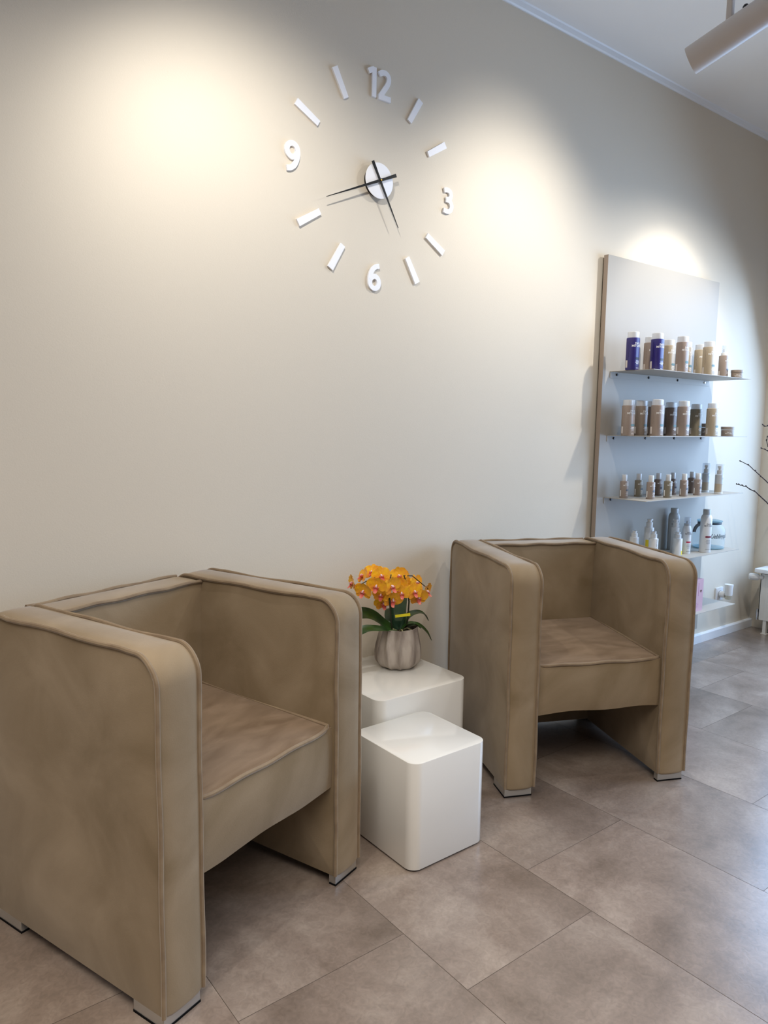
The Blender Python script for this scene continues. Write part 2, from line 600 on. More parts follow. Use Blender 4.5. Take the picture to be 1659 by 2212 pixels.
# end wall with the shop window opening
wr = MB()
wy0, wy1, wz0, wz1 = -3.2, -0.14, 0.46, 2.35
wr.box(X1, X1 + 0.15, wy1, WY, 0, CZ)
wr.box(X1, X1 + 0.15, Y0, wy0, 0, CZ)
wr.box(X1, X1 + 0.15, wy0, wy1, 0, wz0)
wr.box(X1, X1 + 0.15, wy0, wy1, wz1, CZ)
struct(wr.build('wall_right', M['wall'], smooth=False))
wf = MB()
for (a, b, c, d) in ((wy0, wy0 + .06, wz0, wz1), (wy1 - .06, wy1, wz0, wz1), (wy0, wy1, wz0, wz0 + .06),
                     (wy0, wy1, wz1 - .06, wz1), ((wy0 + wy1) / 2 - .03, (wy0 + wy1) / 2 + .03, wz0, wz1)):
    wf.box(X1 + 0.05, X1 + 0.10, a, b, c, d)
win = struct(wf.build('window_1', M['trim'], smooth=False))
wg = MB(); wg.box(X1 + 0.07, X1 + 0.075, wy0 + .05, wy1 - .05, wz0 + .05, wz1 - .05)
wg.build('window_pane', clear_mat('window_glass', (0.97, 0.98, 1, 1), srgb(220, 230, 240), see=0.95, rough=0.02), win, smooth=False)

# baseboard: flat board with a small bevel along its top
bb = MB()
prof = [(0.018, 0), (0.0, 0), (0.0, 0.048), (0.004, 0.0535), (0.018, 0.0545)]
vs = [(x, y, z) for x in (X0, X1) for y, z in prof]
n_ = len(prof)
bb.add(vs, [(i, i + 1, n_ + i + 1, n_ + i) for i in range(n_ - 1)] + [tuple(range(n_ - 1, -1, -1)), tuple(range(n_, 2 * n_))])
struct(bb.build('baseboard_back', M['trim'], smooth=False))
# small moulding between wall and ceiling
cm = MB()
prof = [(WY, 2.984), (WY - 0.006, 2.984), (WY - 0.010, 2.990), (WY - 0.014, CZ - 0.004), (WY - 0.020, CZ), (WY, CZ)]
vs = [(x, y, z) for x in (X0, X1) for y, z in prof]
n_ = len(prof)
cm.add(vs, [(i, i + 1, n_ + i + 1, n_ + i) for i in range(n_ - 1)] + [tuple(range(n_ - 1, -1, -1)), tuple(range(n_, 2 * n_))])
struct(cm.build('trim_1', M['trim'], smooth=False))

# floor: vinyl tiles 0.457 x 0.914, staggered, as one mesh
fl = MB()
tint = []
P, L, G = 0.457, 0.914, 0.0007
known = {0: -1.133, 1: -0.909, 2: -1.367, 3: -1.117, 4: -0.678, 5: -0.415, 6: -0.190}
rnd = random.Random(5)
xs0 = 1.092
steps = [.22, .46, .25, .44, .26, .22]
i = -9
while xs0 + i * P < X1 + 0.1:
    xa, xb = xs0 + i * P, xs0 + (i + 1) * P
    if i in known:
        off = known[i]
    else:
        off = -1.133 - 0.23 * i
    k0 = int(math.floor((Y0 - off) / L)) - 1
    y = off + k0 * L
    while y < WY + 0.02:
        fl.add([(max(xa + G, X0), max(y + G, Y0), 0), (min(xb - G, X1), max(y + G, Y0), 0),
                (min(xb - G, X1), min(y + L - G, WY), 0), (max(xa + G, X0), min(y + L - G, WY), 0)], [(0, 1, 2, 3)], 0)
        tint.append(rnd.random())
        y += L
    i += 1
fl.box(X0 - .15, X1 + .15, Y0 - .15, WY + .15, -0.1, -0.0008, mi=1)
tint += [0.5] * 6
fme = fl.mesh('floor', [M['floor'], M['joint']], smooth=False)
at = fme.attributes.new('tile', 'FLOAT', 'FACE')
if len(fme.polygons) == len(tint):
    at.data.foreach_set('value', tint)
struct(obj('floor', fme))


# ------------------------------------------------------------------ armchairs
CW, CD, CH, AT = 0.703, 0.632, 0.806, 0.112      # width, depth, height, arm thickness


def make_armchair(label, loc, rotz, seed):
    """local frame: x across, y from front (0) to back, z up; origin = front left corner on the floor"""
    t = thing('tub_armchair', label, 'armchair', loc, rotz)
    zb = 0.030
    prof = [(0, zb), (CD, zb), (CD, CH), (0, CH)]
    outl = resample(fillet_poly(prof, [0.006, 0.006, 0.060, 0.060], 8), 0.03)

    for s, xa in ((0, AT / 2), (1, CW - AT / 2)):
        mb = MB()
        pillow_slab(mb, outl, AT - 0.006, lambda u, v, w, xa=xa: (xa + w, u, v), 0.007, 0.007, wob=0.5, seed=seed + s)
        arm = mb.build('arm', M['velvet'], t, angle=50)
        for d in (-1, 1):
            pp = fillet_poly([(-0.001, zb + 0.004), (-0.001, CH + 0.002), (CD + 0.001, CH + 0.002), (CD + 0.001, zb + 0.004)], [0, 0.060, 0.060, 0], 10)
            path = []
            for j in range(len(pp) - 1):
                a, b = pp[j], pp[j + 1]
                m_ = max(1, int((b - a).length / 0.025))
                for k in range(m_):
                    path.append(a + (b - a) * (k / m_))
            path.append(pp[-1])
            rr = random.Random(seed * 7 + s * 3 + d)
            f1, f2 = rr.uniform(0, 6), rr.uniform(0, 6)
            pts = []
            for j, p in enumerate(path):
                wv = 0.0016 * math.sin(j * 0.55 + f1) + 0.0012 * math.sin(j * 0.23 + f2)
                pts.append((xa + d * (AT / 2 - 0.002) + wv * 0.6, p.x, p.y + wv * (1 if 0.1 < p.x < CD - 0.1 else 0.2)))
            MB().tube(pts, 0.0055, 8).build('piping', M['piping'], arm)
        for back_ in (0, 1):
            # corner foot: an L round the outer corner
            fx0, fx1 = (0.003, AT - 0.010) if s == 0 else (CW - AT + 0.006, CW - 0.008)
            ya, yb = (0.002, 0.024) if not back_ else (CD - 0.024, CD - 0.002)
            yc, yd = (0.002, 0.100) if not back_ else (CD - 0.100, CD - 0.002)
            ox0, ox1 = (fx0, fx0 + 0.022) if s == 0 else (fx1 - 0.022, fx1)
            if s == 0:
                poly = [(fx0, yc), (fx1, yc), (fx1, yb), (ox1, yb), (ox1, yd), (fx0, yd)] if not back_ else [(fx0, yc), (ox1, yc), (ox1, ya), (fx1, ya), (fx1, yd), (fx0, yd)]
            else:
                poly = [(fx0, yc), (fx1, yc), (fx1, yd), (ox0, yd), (ox0, yb), (fx0, yb)] if not back_ else [(ox0, yc), (fx1, yc), (fx1, yd), (fx0, yd), (fx0, ya), (ox0, ya)]
            for nm, za, zc_, m_, par in (('foot', 0.004, zb + 0.006, 'foot', t), ('felt_pad', 0, 0.005, 'felt', None)):
                fm = MB()
                if nm == 'felt_pad':
                    cx_ = sum(p[0] for p in poly) / 6; cy_ = sum(p[1] for p in poly) / 6
                    pl = [(p[0] + (0.0012 if p[0] > cx_ else -0.0012), p[1] + (0.0012 if p[1] > cy_ else -0.0012)) for p in poly]
                else:
                    pl = poly
                fm.add([(p[0], p[1], za) for p in pl] + [(p[0], p[1], zc_) for p in pl],
                       [(0, 5, 4, 3, 2, 1), (6, 7, 8, 9, 10, 11)] + [(q, (q + 1) % 6, 6 + (q + 1) % 6, 6 + q) for q in range(6)])
                fo = fm.build(nm, M[m_], par if par is not None else foot, smooth=False)
                if nm == 'foot':
                    foot = fo
    # back
    bw = CW - 2 * AT + 0.01
    bo = resample(fillet_poly([(AT - .005, 0.032), (AT + bw - .005, 0.032), (AT + bw - .005, CH - 0.010), (AT - .005, CH - 0.010)], [0.01, 0.01, 0.012, 0.012], 5), 0.03)
    mb = MB()
    pillow_slab(mb, bo, 0.118, lambda u, v, w: (u, CD - 0.061 - w, v), 0.006, 0.004, wob=0.6, seed=seed + 9)
    back = mb.build('backrest', M['velvet'], t, angle=50)
    for yy in (CD - 0.121, CD - 0.002):
        pts = [(AT + bw * k / 22 - 0.004, yy, CH - 0.008 + 0.0018 * math.sin(k * 0.9 + seed)) for k in range(23)]
        MB().tube(pts, 0.0055, 8).build('piping', M['piping'], back)
    # seat cushion block: crowned top, slightly bulged front, wavy lower hem
    sw0, sw1 = AT - 0.004, CW - AT + 0.004
    sy0, sy1 = 0.006, CD - 0.122
    NX, NY, NZ = 22, 22, 10
    mb = MB()

    def front_y(x, z):
        u = min(1, max(0, (x - sw0) / (sw1 - sw0)))
        v = (z - 0.285) / 0.175
        return sy0 - 0.010 * max(0, math.sin(PI * min(1, max(0, v)))) ** 0.6 * (0.35 + 0.65 * max(0, math.sin(PI * u)) ** 0.5) + 0.010

    def top_z(x, y):
        u = (x - sw0) / (sw1 - sw0); v = (y - sy0) / (sy1 - sy0)
        z = 0.458 + 0.022 * v + 0.012 * max(0, math.sin(PI * u) * math.sin(PI * v)) ** 0.5
        z += 0.0022 * math.sin(18 * x + 9 * y + seed) * math.sin(13 * y) * math.sin(PI * min(1, max(0, u)))
        return z

    def hem(x):
        u = (x - sw0) / (sw1 - sw0)
        return 0.284 + 0.012 * u * (1 - u) + 0.0035 * math.sin(11 * u + seed)
    grid = []
    for j in range(NZ + 1):      # front face rows from hem to the top edge
        row = []
        for i_ in range(NX + 1):
            x = sw0 + (sw1 - sw0) * i_ / NX
            z = hem(x) + (top_z(x, sy0) - hem(x)) * j / NZ
            row.append((x, front_y(x, z), z))
        grid.append(row)
    for j in range(1, NY + 1):   # top
        row = []
        for i_ in range(NX + 1):
            x = sw0 + (sw1 - sw0) * i_ / NX
            y = sy0 + 0.01 + (sy1 - sy0 - 0.01) * j / NY
            row.append((x, y, top_z(x, y)))
        grid.append(row)
    grid.append([(sw0 + (sw1 - sw0) * i_ / NX, sy1, 0.29) for i_ in range(NX + 1)])
    grid.append([(p[0], p[1] + 0.02, p[2]) for p in grid[0]])
    vs = [p for row in grid for p in row]
    W_ = NX + 1
    fs = []
    for a in range(len(grid) - 1):
        for i_ in range(NX):
            fs.append((a * W_ + i_, a * W_ + i_ + 1, (a + 1) * W_ + i_ + 1, (a + 1) * W_ + i_))
    top_start, top_end = NZ, NZ + NY
    fs_mi = [1 if NZ <= a < NZ + NY else 0 for a in range(len(grid) - 1) for _ in range(NX)]
    o0 = len(mb.v)
    mb.v += vs
    for q, mi in zip(fs, fs_mi):
        mb.f.append(q); mb.mi.append(mi)
    mb.f.append(tuple([a * W_ for a in range(len(grid))])); mb.mi.append(0)
    mb.f.append(tuple([a * W_ + NX for a in range(len(grid) - 1, -1, -1)])); mb.mi.append(0)
    seat = mb.build('seat', [M['velvet'], M['velvet_seat']], t, angle=50)
    pts = [(sw0 + 0.006, sy1, top_z(sw0, sy1) + .002)]
    for k in range(14):
        y = sy1 + (sy0 + 0.02 - sy1) * k / 13
        pts.append((sw0 + 0.006, y, top_z(sw0, y) + 0.002))
    for k in range(25):
        u = k / 24
        x = sw0 + 0.010 + (sw1 - sw0 - 0.020) * u
        cr_ = 0.010 * (abs(2 * u - 1) ** 12)
        pts.append((x, front_y(x, 0.455) - 0.001 + cr_, 0.4585 + 0.0018 * math.sin(k * 0.7 + seed)))
    for k in range(14):
        y = sy0 + 0.02 + (sy1 - sy0 - 0.02) * k / 13
        pts.append((sw1 - 0.006, y, top_z(sw1, y) + 0.002))
    MB().tube(pts[1:], 0.0055, 8).build('piping', M['piping'], seat)
    return t


chairL = make_armchair('taupe velvet tub armchair nearest the camera, left of the white cube tables',
                       (0.497, -0.838, 0), R(19.0), 3)
chairR = make_armchair('taupe velvet tub armchair right of the cube tables, before the product shelves',
                       (1.797, -0.585, 0), R(-24.6), 11)


# ------------------------------------------------------------------ white cube tables
def cube_table(label, x0, x1, y0, y1, h, rad):
    t = thing('cube_side_table', label, 'side table', ((x0 + x1) / 2, (y0 + y1) / 2, 0), 0, 'white nesting cube tables')
    w, d = (x1 - x0) / 2, (y1 - y0) / 2
    mb = MB()
    rounded_prism(mb, -w, w, -d, d, 0.005, h, rad, 0.0025, 12)
    mb.build('body', M['lacquer'], t, angle=30)
    mb = MB()
    rounded_prism(mb, -w + .006, w - .006, -d + .006, d - .006, 0, 0.006, rad - .005, 0.0005, 8)
    mb.build('shadow_gap_base', M['felt'], t, smooth=False)  # inset base, coloured black to paint in the shadow gap below the body
    return t


cube_table('smaller low white gloss cube table, in front of the one holding the flowers', 1.262, 1.556, -0.731, -0.437, 0.327, 0.035)
cube_table('larger white gloss cube table with the potted orchid standing on it', 1.371, 1.771, -0.425, -0.025, 0.39, 0.04)

# ------------------------------------------------------------------ wall clock
CX, CZc = 1.664, 2.153
clk = thing('wall_clock', 'large white wall clock of separate numerals and bars with black hands', 'clock', (CX, WY, CZc))


DIGITS = {
    '1': [[(.30, 0), (.30, .5), (.30, 1)], [(.30, .935), (.18, .88), (.06, .80)]],
    '2': [[(.05, .83), (.17, .915), (.32, .925), (.43, .84), (.445, .70), (.38, .53), (.25, .33), (.10, .10)], [(.02, .075), (.26, .075), (.53, .075)]],
    '3': [[(.07, .90), (.22, .93), (.37, .88), (.42, .74), (.35, .60), (.17, .54)], [(.17, .54), (.37, .49), (.46, .32), (.40, .14), (.24, .07), (.05, .10)]],
    '6': [[(.49, .93), (.34, .89), (.20, .76), (.11, .55), (.085, .34), (.13, .16), (.28, .075), (.43, .14), (.485, .30), (.43, .46), (.29, .53), (.16, .46), (.10, .38)]],
}
DIGITS['9'] = [[(.57 - x, 1 - z) for x, z in p] for p in DIGITS['6']]


def stroke(mb, pts, w, y0, y1):
    P_ = [Vector((p[0], p[1])) for p in pts]
    if len(P_) > 3:
        Q = [P_[0] * 2 - P_[1]] + P_ + [P_[-1] * 2 - P_[-2]]
        fine = []
        for i_ in range(len(P_) - 1):
            a, b, c, d = Q[i_], Q[i_ + 1], Q[i_ + 2], Q[i_ + 3]
            for k in range(6):
                f = k / 6
                fine.append(0.5 * ((2 * b) + (c - a) * f + (2 * a - 5 * b + 4 * c - d) * f * f + (3 * b - a - 3 * c + d) * f ** 3))
        fine.append(P_[-1])
    else:
        fine = P_
    n = len(fine)
    vs, fs = [], []
    for i_, p in enumerate(fine):
        t_ = (fine[min(i_ + 1, n - 1)] - fine[max(i_ - 1, 0)]).normalized()
        q = Vector((-t_.y, t_.x)) * w / 2
        for y in (y0, y1 - 0.0005 * i_ / n):
            vs += [(p.x + q.x, y, p.y + q.y), (p.x - q.x, y, p.y - q.y)]
    for i_ in range(n - 1):
        a, b = 4 * i_, 4 * i_ + 4
        fs += [(a, a + 1, b + 1, b), (a + 2, b + 2, b + 3, a + 3), (a, b, b + 2, a + 2), (a + 1, a + 3, b + 3, b + 1)]
    fs += [(0, 2, 3, 1), (4 * n - 4, 4 * n - 3, 4 * n - 1, 4 * n - 2)]
    mb.add(vs, fs)


def numeral(s_, dx, dz, h):
    mb = MB()
    adv = {'1': .50}
    tot = sum(adv.get(c, .62) for c in s_) * h
    x = dx - tot / 2
    for c in s_:
        for p in DIGITS[c]:
            stroke(mb, [(x + u * 1.08 * h, dz - h / 2 + v * h) for u, v in p], 0.185 * h, -0.0005, -0.0085 - 0.0004 * DIGITS[c].index(p))
        x += adv.get(c, .62) * h
    mb.build('numeral', M['clock_white'], clk, smooth=False)


numeral('12', 0.006, 0.337, 0.100)
numeral('3', 0.352, 0.0, 0.094)
numeral('6', -0.006, -0.337, 0.096)
numeral('9', -0.354, 0.010, 0.096)
for hr in (1, 2, 4, 5, 7, 8, 10, 11):
    a = PI / 2 - hr * PI / 6 + {1: -.02, 2: .03, 4: -.02, 5: .02, 7: -.02, 8: 0.02, 10: 0.02, 11: -.02}[hr]
    ca, sa = math.cos(a), math.sin(a)
    mb = MB()
    vs = []
    for y in (-0.0005, -0.0085):
        for r_, w_ in ((0.286, -0.0105), (0.286, 0.0105), (0.388, 0.0125), (0.388, -0.0125)):
            vs.append((ca * r_ - sa * w_, y, sa * r_ + ca * w_))
    mb.add(vs, [(0, 1, 2, 3), (7, 6, 5, 4), (0, 4, 5, 1), (1, 5, 6, 2), (2, 6, 7, 3), (3, 7, 4, 0)])
    mb.build('hour_marker', M['clock_white'], clk, smooth=False)
RX = Matrix.Rotation(R(90), 4, 'X')
mb = MB()
mb.lathe([(0.052, 0.0), (0.052, 0.020)], 48, M4=RX)      # dark movement housing behind the disc
mb.build('movement_housing', M['black'], clk)
mb = MB()
mb.lathe([(0.061, 0.0200), (0.062, 0.0205), (0.062, 0.0225), (0.061, 0.0230)], 64, M4=RX)
mb.build('face_disc', M['clock_white'], clk, angle=30)


def hand(name, ang, length, tail, w0, y0):
    ca, sa = math.cos(ang), math.sin(ang)
    mb = MB()
    vs = []
    for y in (y0, y0 - 0.0016):
        for r_, w_ in ((-tail, 0.0062), (-tail * 0.3, 0.0045), (0, 0.0048), (length * 0.35, 0.0036), (length, 0.0010)):
            for sgn in (1, -1):
                vs.append((ca * r_ - sa * w_ * sgn, y, sa * r_ + ca * w_ * sgn))
    fs = []
    for k in range(4):
        a = 2 * k
        fs += [(a, a + 1, a + 3, a + 2), (a + 12, a + 13, a + 11, a + 10), (a, a + 2, a + 12, a + 10), (a + 1, a + 11, a + 13, a + 3)]
    fs += [(0, 10, 11, 1), (8, 9, 19, 18)]
    mb.add(vs, fs)
    mb.build(name, M['black'], clk, smooth=False)


hand('minute_hand', math.atan2(-0.102, -0.234), 0.255, 0.077, 0.006, -0.0300)
hand('hour_hand', math.atan2(-0.151, 0.086), 0.174, 0.070, 0.006, -0.0265)
mb = MB()
mb.lathe([(0.003, 0.022), (0.003, 0.0345), (0.0015, 0.036)], 16, M4=RX)
mb.build('centre_pin', M['brass'], clk)

# ------------------------------------------------------------------ track spotlights and rail
def make_spot(label, lp, ld):
    t = thing('track_spotlight', label, 'spotlight', lp)
    q = ld.to_track_quat('Z', 'Y').to_matrix().to_4x4()
    mb = MB()
    mb.lathe([(0.040, -0.012), (0.040, 0.0), (0.0445, 0.0), (0.045, -0.002), (0.045, -0.318), (0.043, -0.320), (0.0, -0.320)], 56, M4=q, cap_bot=False, cap_top=False)
    mb.build('lamp_body', M['lamp_white'], t, angle=35)
    mb = MB(); mb.lathe([(0.040, -0.013), (0.040, -0.012)], 40, M4=q)
    mb.build('lens', M['lamp_lens'], t)
    # stem from the head up to the ceiling
    p = Vector(ld) * -0.125 + Vector((0.0, 0, 0.036))
    top = CZ - 0.035 - lp.z
    mb = MB()
    rounded_prism(mb, p.x - 0.010, p.x + 0.010, p.y - 0.010, p.y + 0.010, p.z, top, 0.004, 0.001, 4)
    mb.build('stem', M['lamp_white'], t, angle=30)
    mb = MB()
    k = Vector(ld) * -0.175 + Vector((0, 0, 0.034))
    mb.lathe([(0.010, 0), (0.010, 0.02), (0.006, 0.026)], 20, M4=Matrix.Translation(k))
    mb.build('joint', M['screw'], t)
    mb = MB()
    mb.box(p.x - 0.06, p.x + 0.06, p.y - 0.016, p.y + 0.016, top, top + 0.016)
    mb.build('track_adapter', M['lamp_white'], t, smooth=False)
    return t


make_spot('white cylindrical track spotlight aimed at the wall, hanging below the ceiling', LAMPS[0][0], LAMPS[0][1])
make_spot('white track spotlight left of the clock, just above the picture', LAMPS[1][0], LAMPS[1][1])
make_spot('white track spotlight over the product shelves, just beyond the right edge', LAMPS[2][0], LAMPS[2][1])
rail = MB()
rail.box(2.4, 4.6, -0.695, -0.660, CZ - 0.022, CZ)
rail.box(2.4, 4.6, -0.688, -0.667, CZ - 0.0225, CZ - 0.0215, mi=1)
tag(rail.build('ceiling_rail', [M['trim'], M['screw']], smooth=False), 'slim white rail fixed along the ceiling behind the spotlight', 'rail')
ty = (LAMPS[0][0] + LAMPS[0][1] * -0.125).y
rail = MB(); rail.box(0.2, 4.2, ty - 0.018, ty + 0.018, CZ - 0.019, CZ)
tag(rail.build('lighting_track', M['trim'], smooth=False), 'white ceiling track that carries the cylindrical spotlight', 'lighting track')

# ------------------------------------------------------------------ product display rack
rack = thing('display_rack', 'tall light grey metal wall panel with five shelves of hair products', 'display shelf', (3.02, 0, 0.106))
PX0, PX1, PZ0, PZ1 = 3.020, 4.050, 0.106, 2.096
SX0, SX1 = 3.076, 4.004
mb = MB()
mb.box(0, PX1 - PX0, -0.020, 0.004, 0, PZ1 - PZ0)
me = mb.mesh('back_panel', [M['panel'], M['panel_edge']], smooth=False)
for p in me.polygons:
    if p.normal.x < -0.9:
        p.material_index = 1
pn = obj('back_panel', me, rack)
for z in (0.25, 1.0, 1.75):
    for x in (0.12, 0.88):
        mb = MB()
        mb.box(x, x + 0.04, 0.004, WY, z, z + 0.06)
        mb.build('wall_spacer', M['screw'], pn, smooth=False)
SHELF_Z = [1.552, 1.242, 0.935, 0.622, 0.312]
for si, sz in enumerate(SHELF_Z):
    z = sz - PZ0
    mb = MB()
    mb.box(SX0 - PX0, SX1 - PX0, -0.258, -0.022, z - 0.0025, z)
    mb.box(SX0 - PX0, SX1 - PX0, -0.0225, -0.0200, z - 0.031, z)
    sh = mb.build('shelf', M['panel'], rack, smooth=False)
    for k, sx in enumerate((3.130, 3.404, 3.677, 3.953)):
        m2 = MB()
        m2.lathe([(0.0062, 0), (0.0062, 0.003), (0.0045, 0.0045)], 16, M4=Matrix.Translation((sx - PX0, -0.0225, z - 0.014)) @ RX)
        m2.build('screw', M['steel'] if (si == 0 and k == 3) else M['screw'], sh)


# ------------------------------------------------------------------ bottles
def wrap_print(mb, r, power, geo, ang0, z0, lift=0.0006, mi=0, taper=None):
    """wraps flat (x, y) artwork round a superellipse body; ang0 = direction faced"""
    vs, fs = geo
    # angle as a function of arc length
    NN = 720
    pos = [0.0]
    P_ = []
    for k in range(NN + 1):
        th = ang0 - PI + 2 * PI * k / NN
        c, s = math.cos(th), math.sin(th)
        q = r * (abs(c) ** power + abs(s) ** power) ** (-1 / power)
        P_.append((c * q, s * q))
        if k:
            pos.append(pos[-1] + math.hypot(P_[k][0] - P_[k - 1][0], P_[k][1] - P_[k - 1][1]))
    mid = pos[NN // 2]
    step = pos[-1] / NN
    out = []
    for v in vs:
        s_ = mid + v.x
        k = min(NN - 2, max(1, int(s_ / step)))
        while k < NN - 1 and pos[k + 1] < s_:
            k += 1
        while k > 0 and pos[k] > s_:
            k -= 1
        f = (s_ - pos[k]) / (pos[k + 1] - pos[k])
        x = P_[k][0] + (P_[k + 1][0] - P_[k][0]) * f
        y = P_[k][1] + (P_[k + 1][1] - P_[k][1]) * f
        tx, ty_ = P_[k + 1][0] - P_[k][0], P_[k + 1][1] - P_[k][1]
        l_ = math.hypot(tx, ty_)
        out.append((x + ty_ / l_ * lift, y - tx / l_ * lift, z0 + v.y))
    mb.add(out, fs, mi)


def rect_geo(w, h, x=0, y=0, n=10):
    vs, fs = [], []
    for k in range(n + 1):
        xx = x - w / 2 + w * k / n
        vs += [Vector((xx, y - h / 2, 0)), Vector((xx, y + h / 2, 0))]
    for k in range(n):
        fs.append((2 * k, 2 * k + 2, 2 * k + 3, 2 * k + 1))
    return vs, fs


def pill_geo(w, h, x=0, y=0, n=12):
    vs, fs = [], []
    for k in range(n + 1):
        u = -1 + 2 * k / n
        xx = w / 2 * math.sin(u * PI / 2)
        e = max(0, abs(xx) - (w / 2 - h / 2))
        hh = math.sqrt(max(0, (h / 2) ** 2 - e ** 2)) + 1e-5
        vs += [Vector((x + xx, y - hh, 0)), Vector((x + xx, y + hh, 0))]
    for k in range(n):
        fs.append((2 * k, 2 * k + 2, 2 * k + 3, 2 * k + 1))
    return vs, fs


def brand(mb, r, power, ang, z, size, mi=0, lift=0.0006):
    wrap_print(mb, r, power, text_geo('PAUL', size, res=1, bold=size * 0.015), ang, z, lift, mi)
    wrap_print(mb, r, power, text_geo('MITCHELL', size, res=1, bold=size * 0.015), ang, z - size * 0.82, lift, mi)


def vertical_text(s, size):
    vs, fs = text_geo(s, size, res=1)
    return [Vector((-v.y, v.x, 0)) for v in vs], fs


FRONT = -PI / 2
protos = {}


def add_prints(t, parts):
    for nm, mb, m_ in parts:
        mb.build(nm, m_, t, smooth=False)


def big_bottle(key, body, pill, cap='cap', prints='print', label='', side=None):
    t = thing('shampoo_bottle', label, 'bottle')
    r, pw = 0.0280, 2.8
    mb = MB()
    mb.lathe([(r * 0.94, 0), (r, 0.003), (r, 0.145), (r * 0.985, 0.1485), (r * 0.90, 0.150)], 40, power=pw)
    mb.build('bottle_body', M[body], t, angle=35)
    mb = MB()
    mb.lathe([(r * 0.86, 0.150), (r * 0.88, 0.152), (r * 0.87, 0.176), (r * 0.80, 0.178)], 40, power=pw)
    mb.build('cap', M[cap], t, angle=35)
    mb = MB()
    brand(mb, r, pw, FRONT - 0.15, 0.118, 0.0135)
    mb.build('brand_lettering', M[prints], t, smooth=False)
    mb = MB()
    for k, w_ in enumerate((0.022, 0.030, 0.018)):
        wrap_print(mb, r, pw, rect_geo(w_, 0.0018, 0, 0), FRONT, 0.041 - 0.006 * k)
    wrap_print(mb, r, pw, rect_geo(0.02, 0.0016), FRONT, 0.009)
    mb.build('lettering', M[prints], t, smooth=False)
    mb = MB()
    for k in range(9):
        wrap_print(mb, r, pw, rect_geo(0.0012, 0.0085, 0.002 * (k % 2)), R(-187), 0.062 + 0.0085 * k)
    mb.build('side_print', M[side] if side else M[body], t, smooth=False)
    mb = MB(); wrap_print(mb, r, pw, pill_geo(0.030, 0.0105), FRONT, 0.053)
    mb.build('colour_badge', M[pill], t, smooth=False)
    mb = MB(); wrap_print(mb, r, pw, rect_geo(0.011, 0.034), R(-204), 0.028)
    mb.build('barcode', M['barcode'], t, smooth=False)
    protos[key] = t
    return t


def mini_bottle(key, body, pill):
    t = thing('travel_bottle', '', 'bottle')
    r, pw = 0.0188, 2.5
    mb = MB()
    mb.lathe([(r * .94, 0), (r, 0.002), (r, 0.080), (r * .97, 0.083), (r * 0.62, 0.084), (r * 0.58, 0.104), (r * .5, 0.105)], 36, power=pw)
    mb.build('bottle_body', M[body], t, angle=35)
    mb = MB()
    mb.lathe([(r * 0.66, 0.0845), (r * 0.66, 0.114), (r * 0.60, 0.116)], 28)
    mb.build('clear_cap', M['cap'], t, angle=35)
    mb = MB()
    brand(mb, r, pw, FRONT - 0.2, 0.068, 0.0085)
    mb.build('brand_lettering', M['print'], t, smooth=False)
    mb = MB()
    for k, w_ in enumerate((0.016, 0.020, 0.012, 0.018)):
        wrap_print(mb, r, pw, rect_geo(w_, 0.0014), FRONT, 0.030 - 0.0055 * k)
    wrap_print(mb, r, pw, rect_geo(0.006, 0.030), R(-200), 0.024)
    mb.build('lettering', M['print'], t, smooth=False)
    mb = MB(); wrap_print(mb, r, pw, pill_geo(0.020, 0.0075), FRONT, 0.040)
    mb.build('colour_badge', M[pill], t, smooth=False)
    protos[key] = t
    return t


def place(key, x, y, z, label, group, rz=0.0, scale=None, used=set()):
    root = protos[key]
    if key not in used:
        used.add(key)
        root.location = (x, y, z)
        root.rotation_euler = (0, 0, rz)
        root['label'] = label
        root['group'] = group
        if scale:
            root.scale = scale
        return root
    return dup(root, (x, y, z), rz, label, group, scale or (1, 1, 1))


big_bottle('purple', 'b_purple', 'darkpill', side='b_purple_dark')
big_bottle('taupe', 'b_taupe', 'teal', side='b_dark')
big_bottle('pink', 'b_pink', 'teal', side='b_taupe')
big_bottle('beige', 'b_beige', 'teal', side='b_taupe')
big_bottle('olive', 'b_olive', 'teal', side='b_dark')
big_bottle('dark', 'b_dark', 'teal', side='b_taupe')
G1 = 'hair product bottles on the top shelf'
for key, x, y, s, lab in (
        ('purple', 3.085, -0.135, 1.0, 'purple shampoo bottle standing leftmost on the top shelf'),
        ('pink', 3.315, -0.080, 1.0, 'pinkish taupe bottle half hidden behind the second purple bottle'),
        ('purple', 3.208, -0.186, 1.0, 'second purple shampoo bottle, at the near front corner of the top shelf'),
        ('beige', 3.484, -0.080, 1.0, 'beige bottle directly right of the second purple bottle, set back'),
        ('pink', 3.424, -0.190, 1.015, 'taupe front-row bottle in the middle of the top shelf'),
        ('beige', 3.630, -0.090, 1.0, 'pale beige bottle almost hidden behind the middle taupe bottle, top shelf'),
        ('beige', 3.788, -0.080, 1.0, 'beige back-row bottle with a curved shadow, behind the rightmost tall bottle'),
        ('beige', 3.676, -0.190, 0.99, 'rightmost tall beige front-row bottle on the top shelf')):
    place(key, x, y, SHELF_Z[0], lab, G1, scale=(1, 1, s))
G2 = 'hair product bottles on the second shelf'
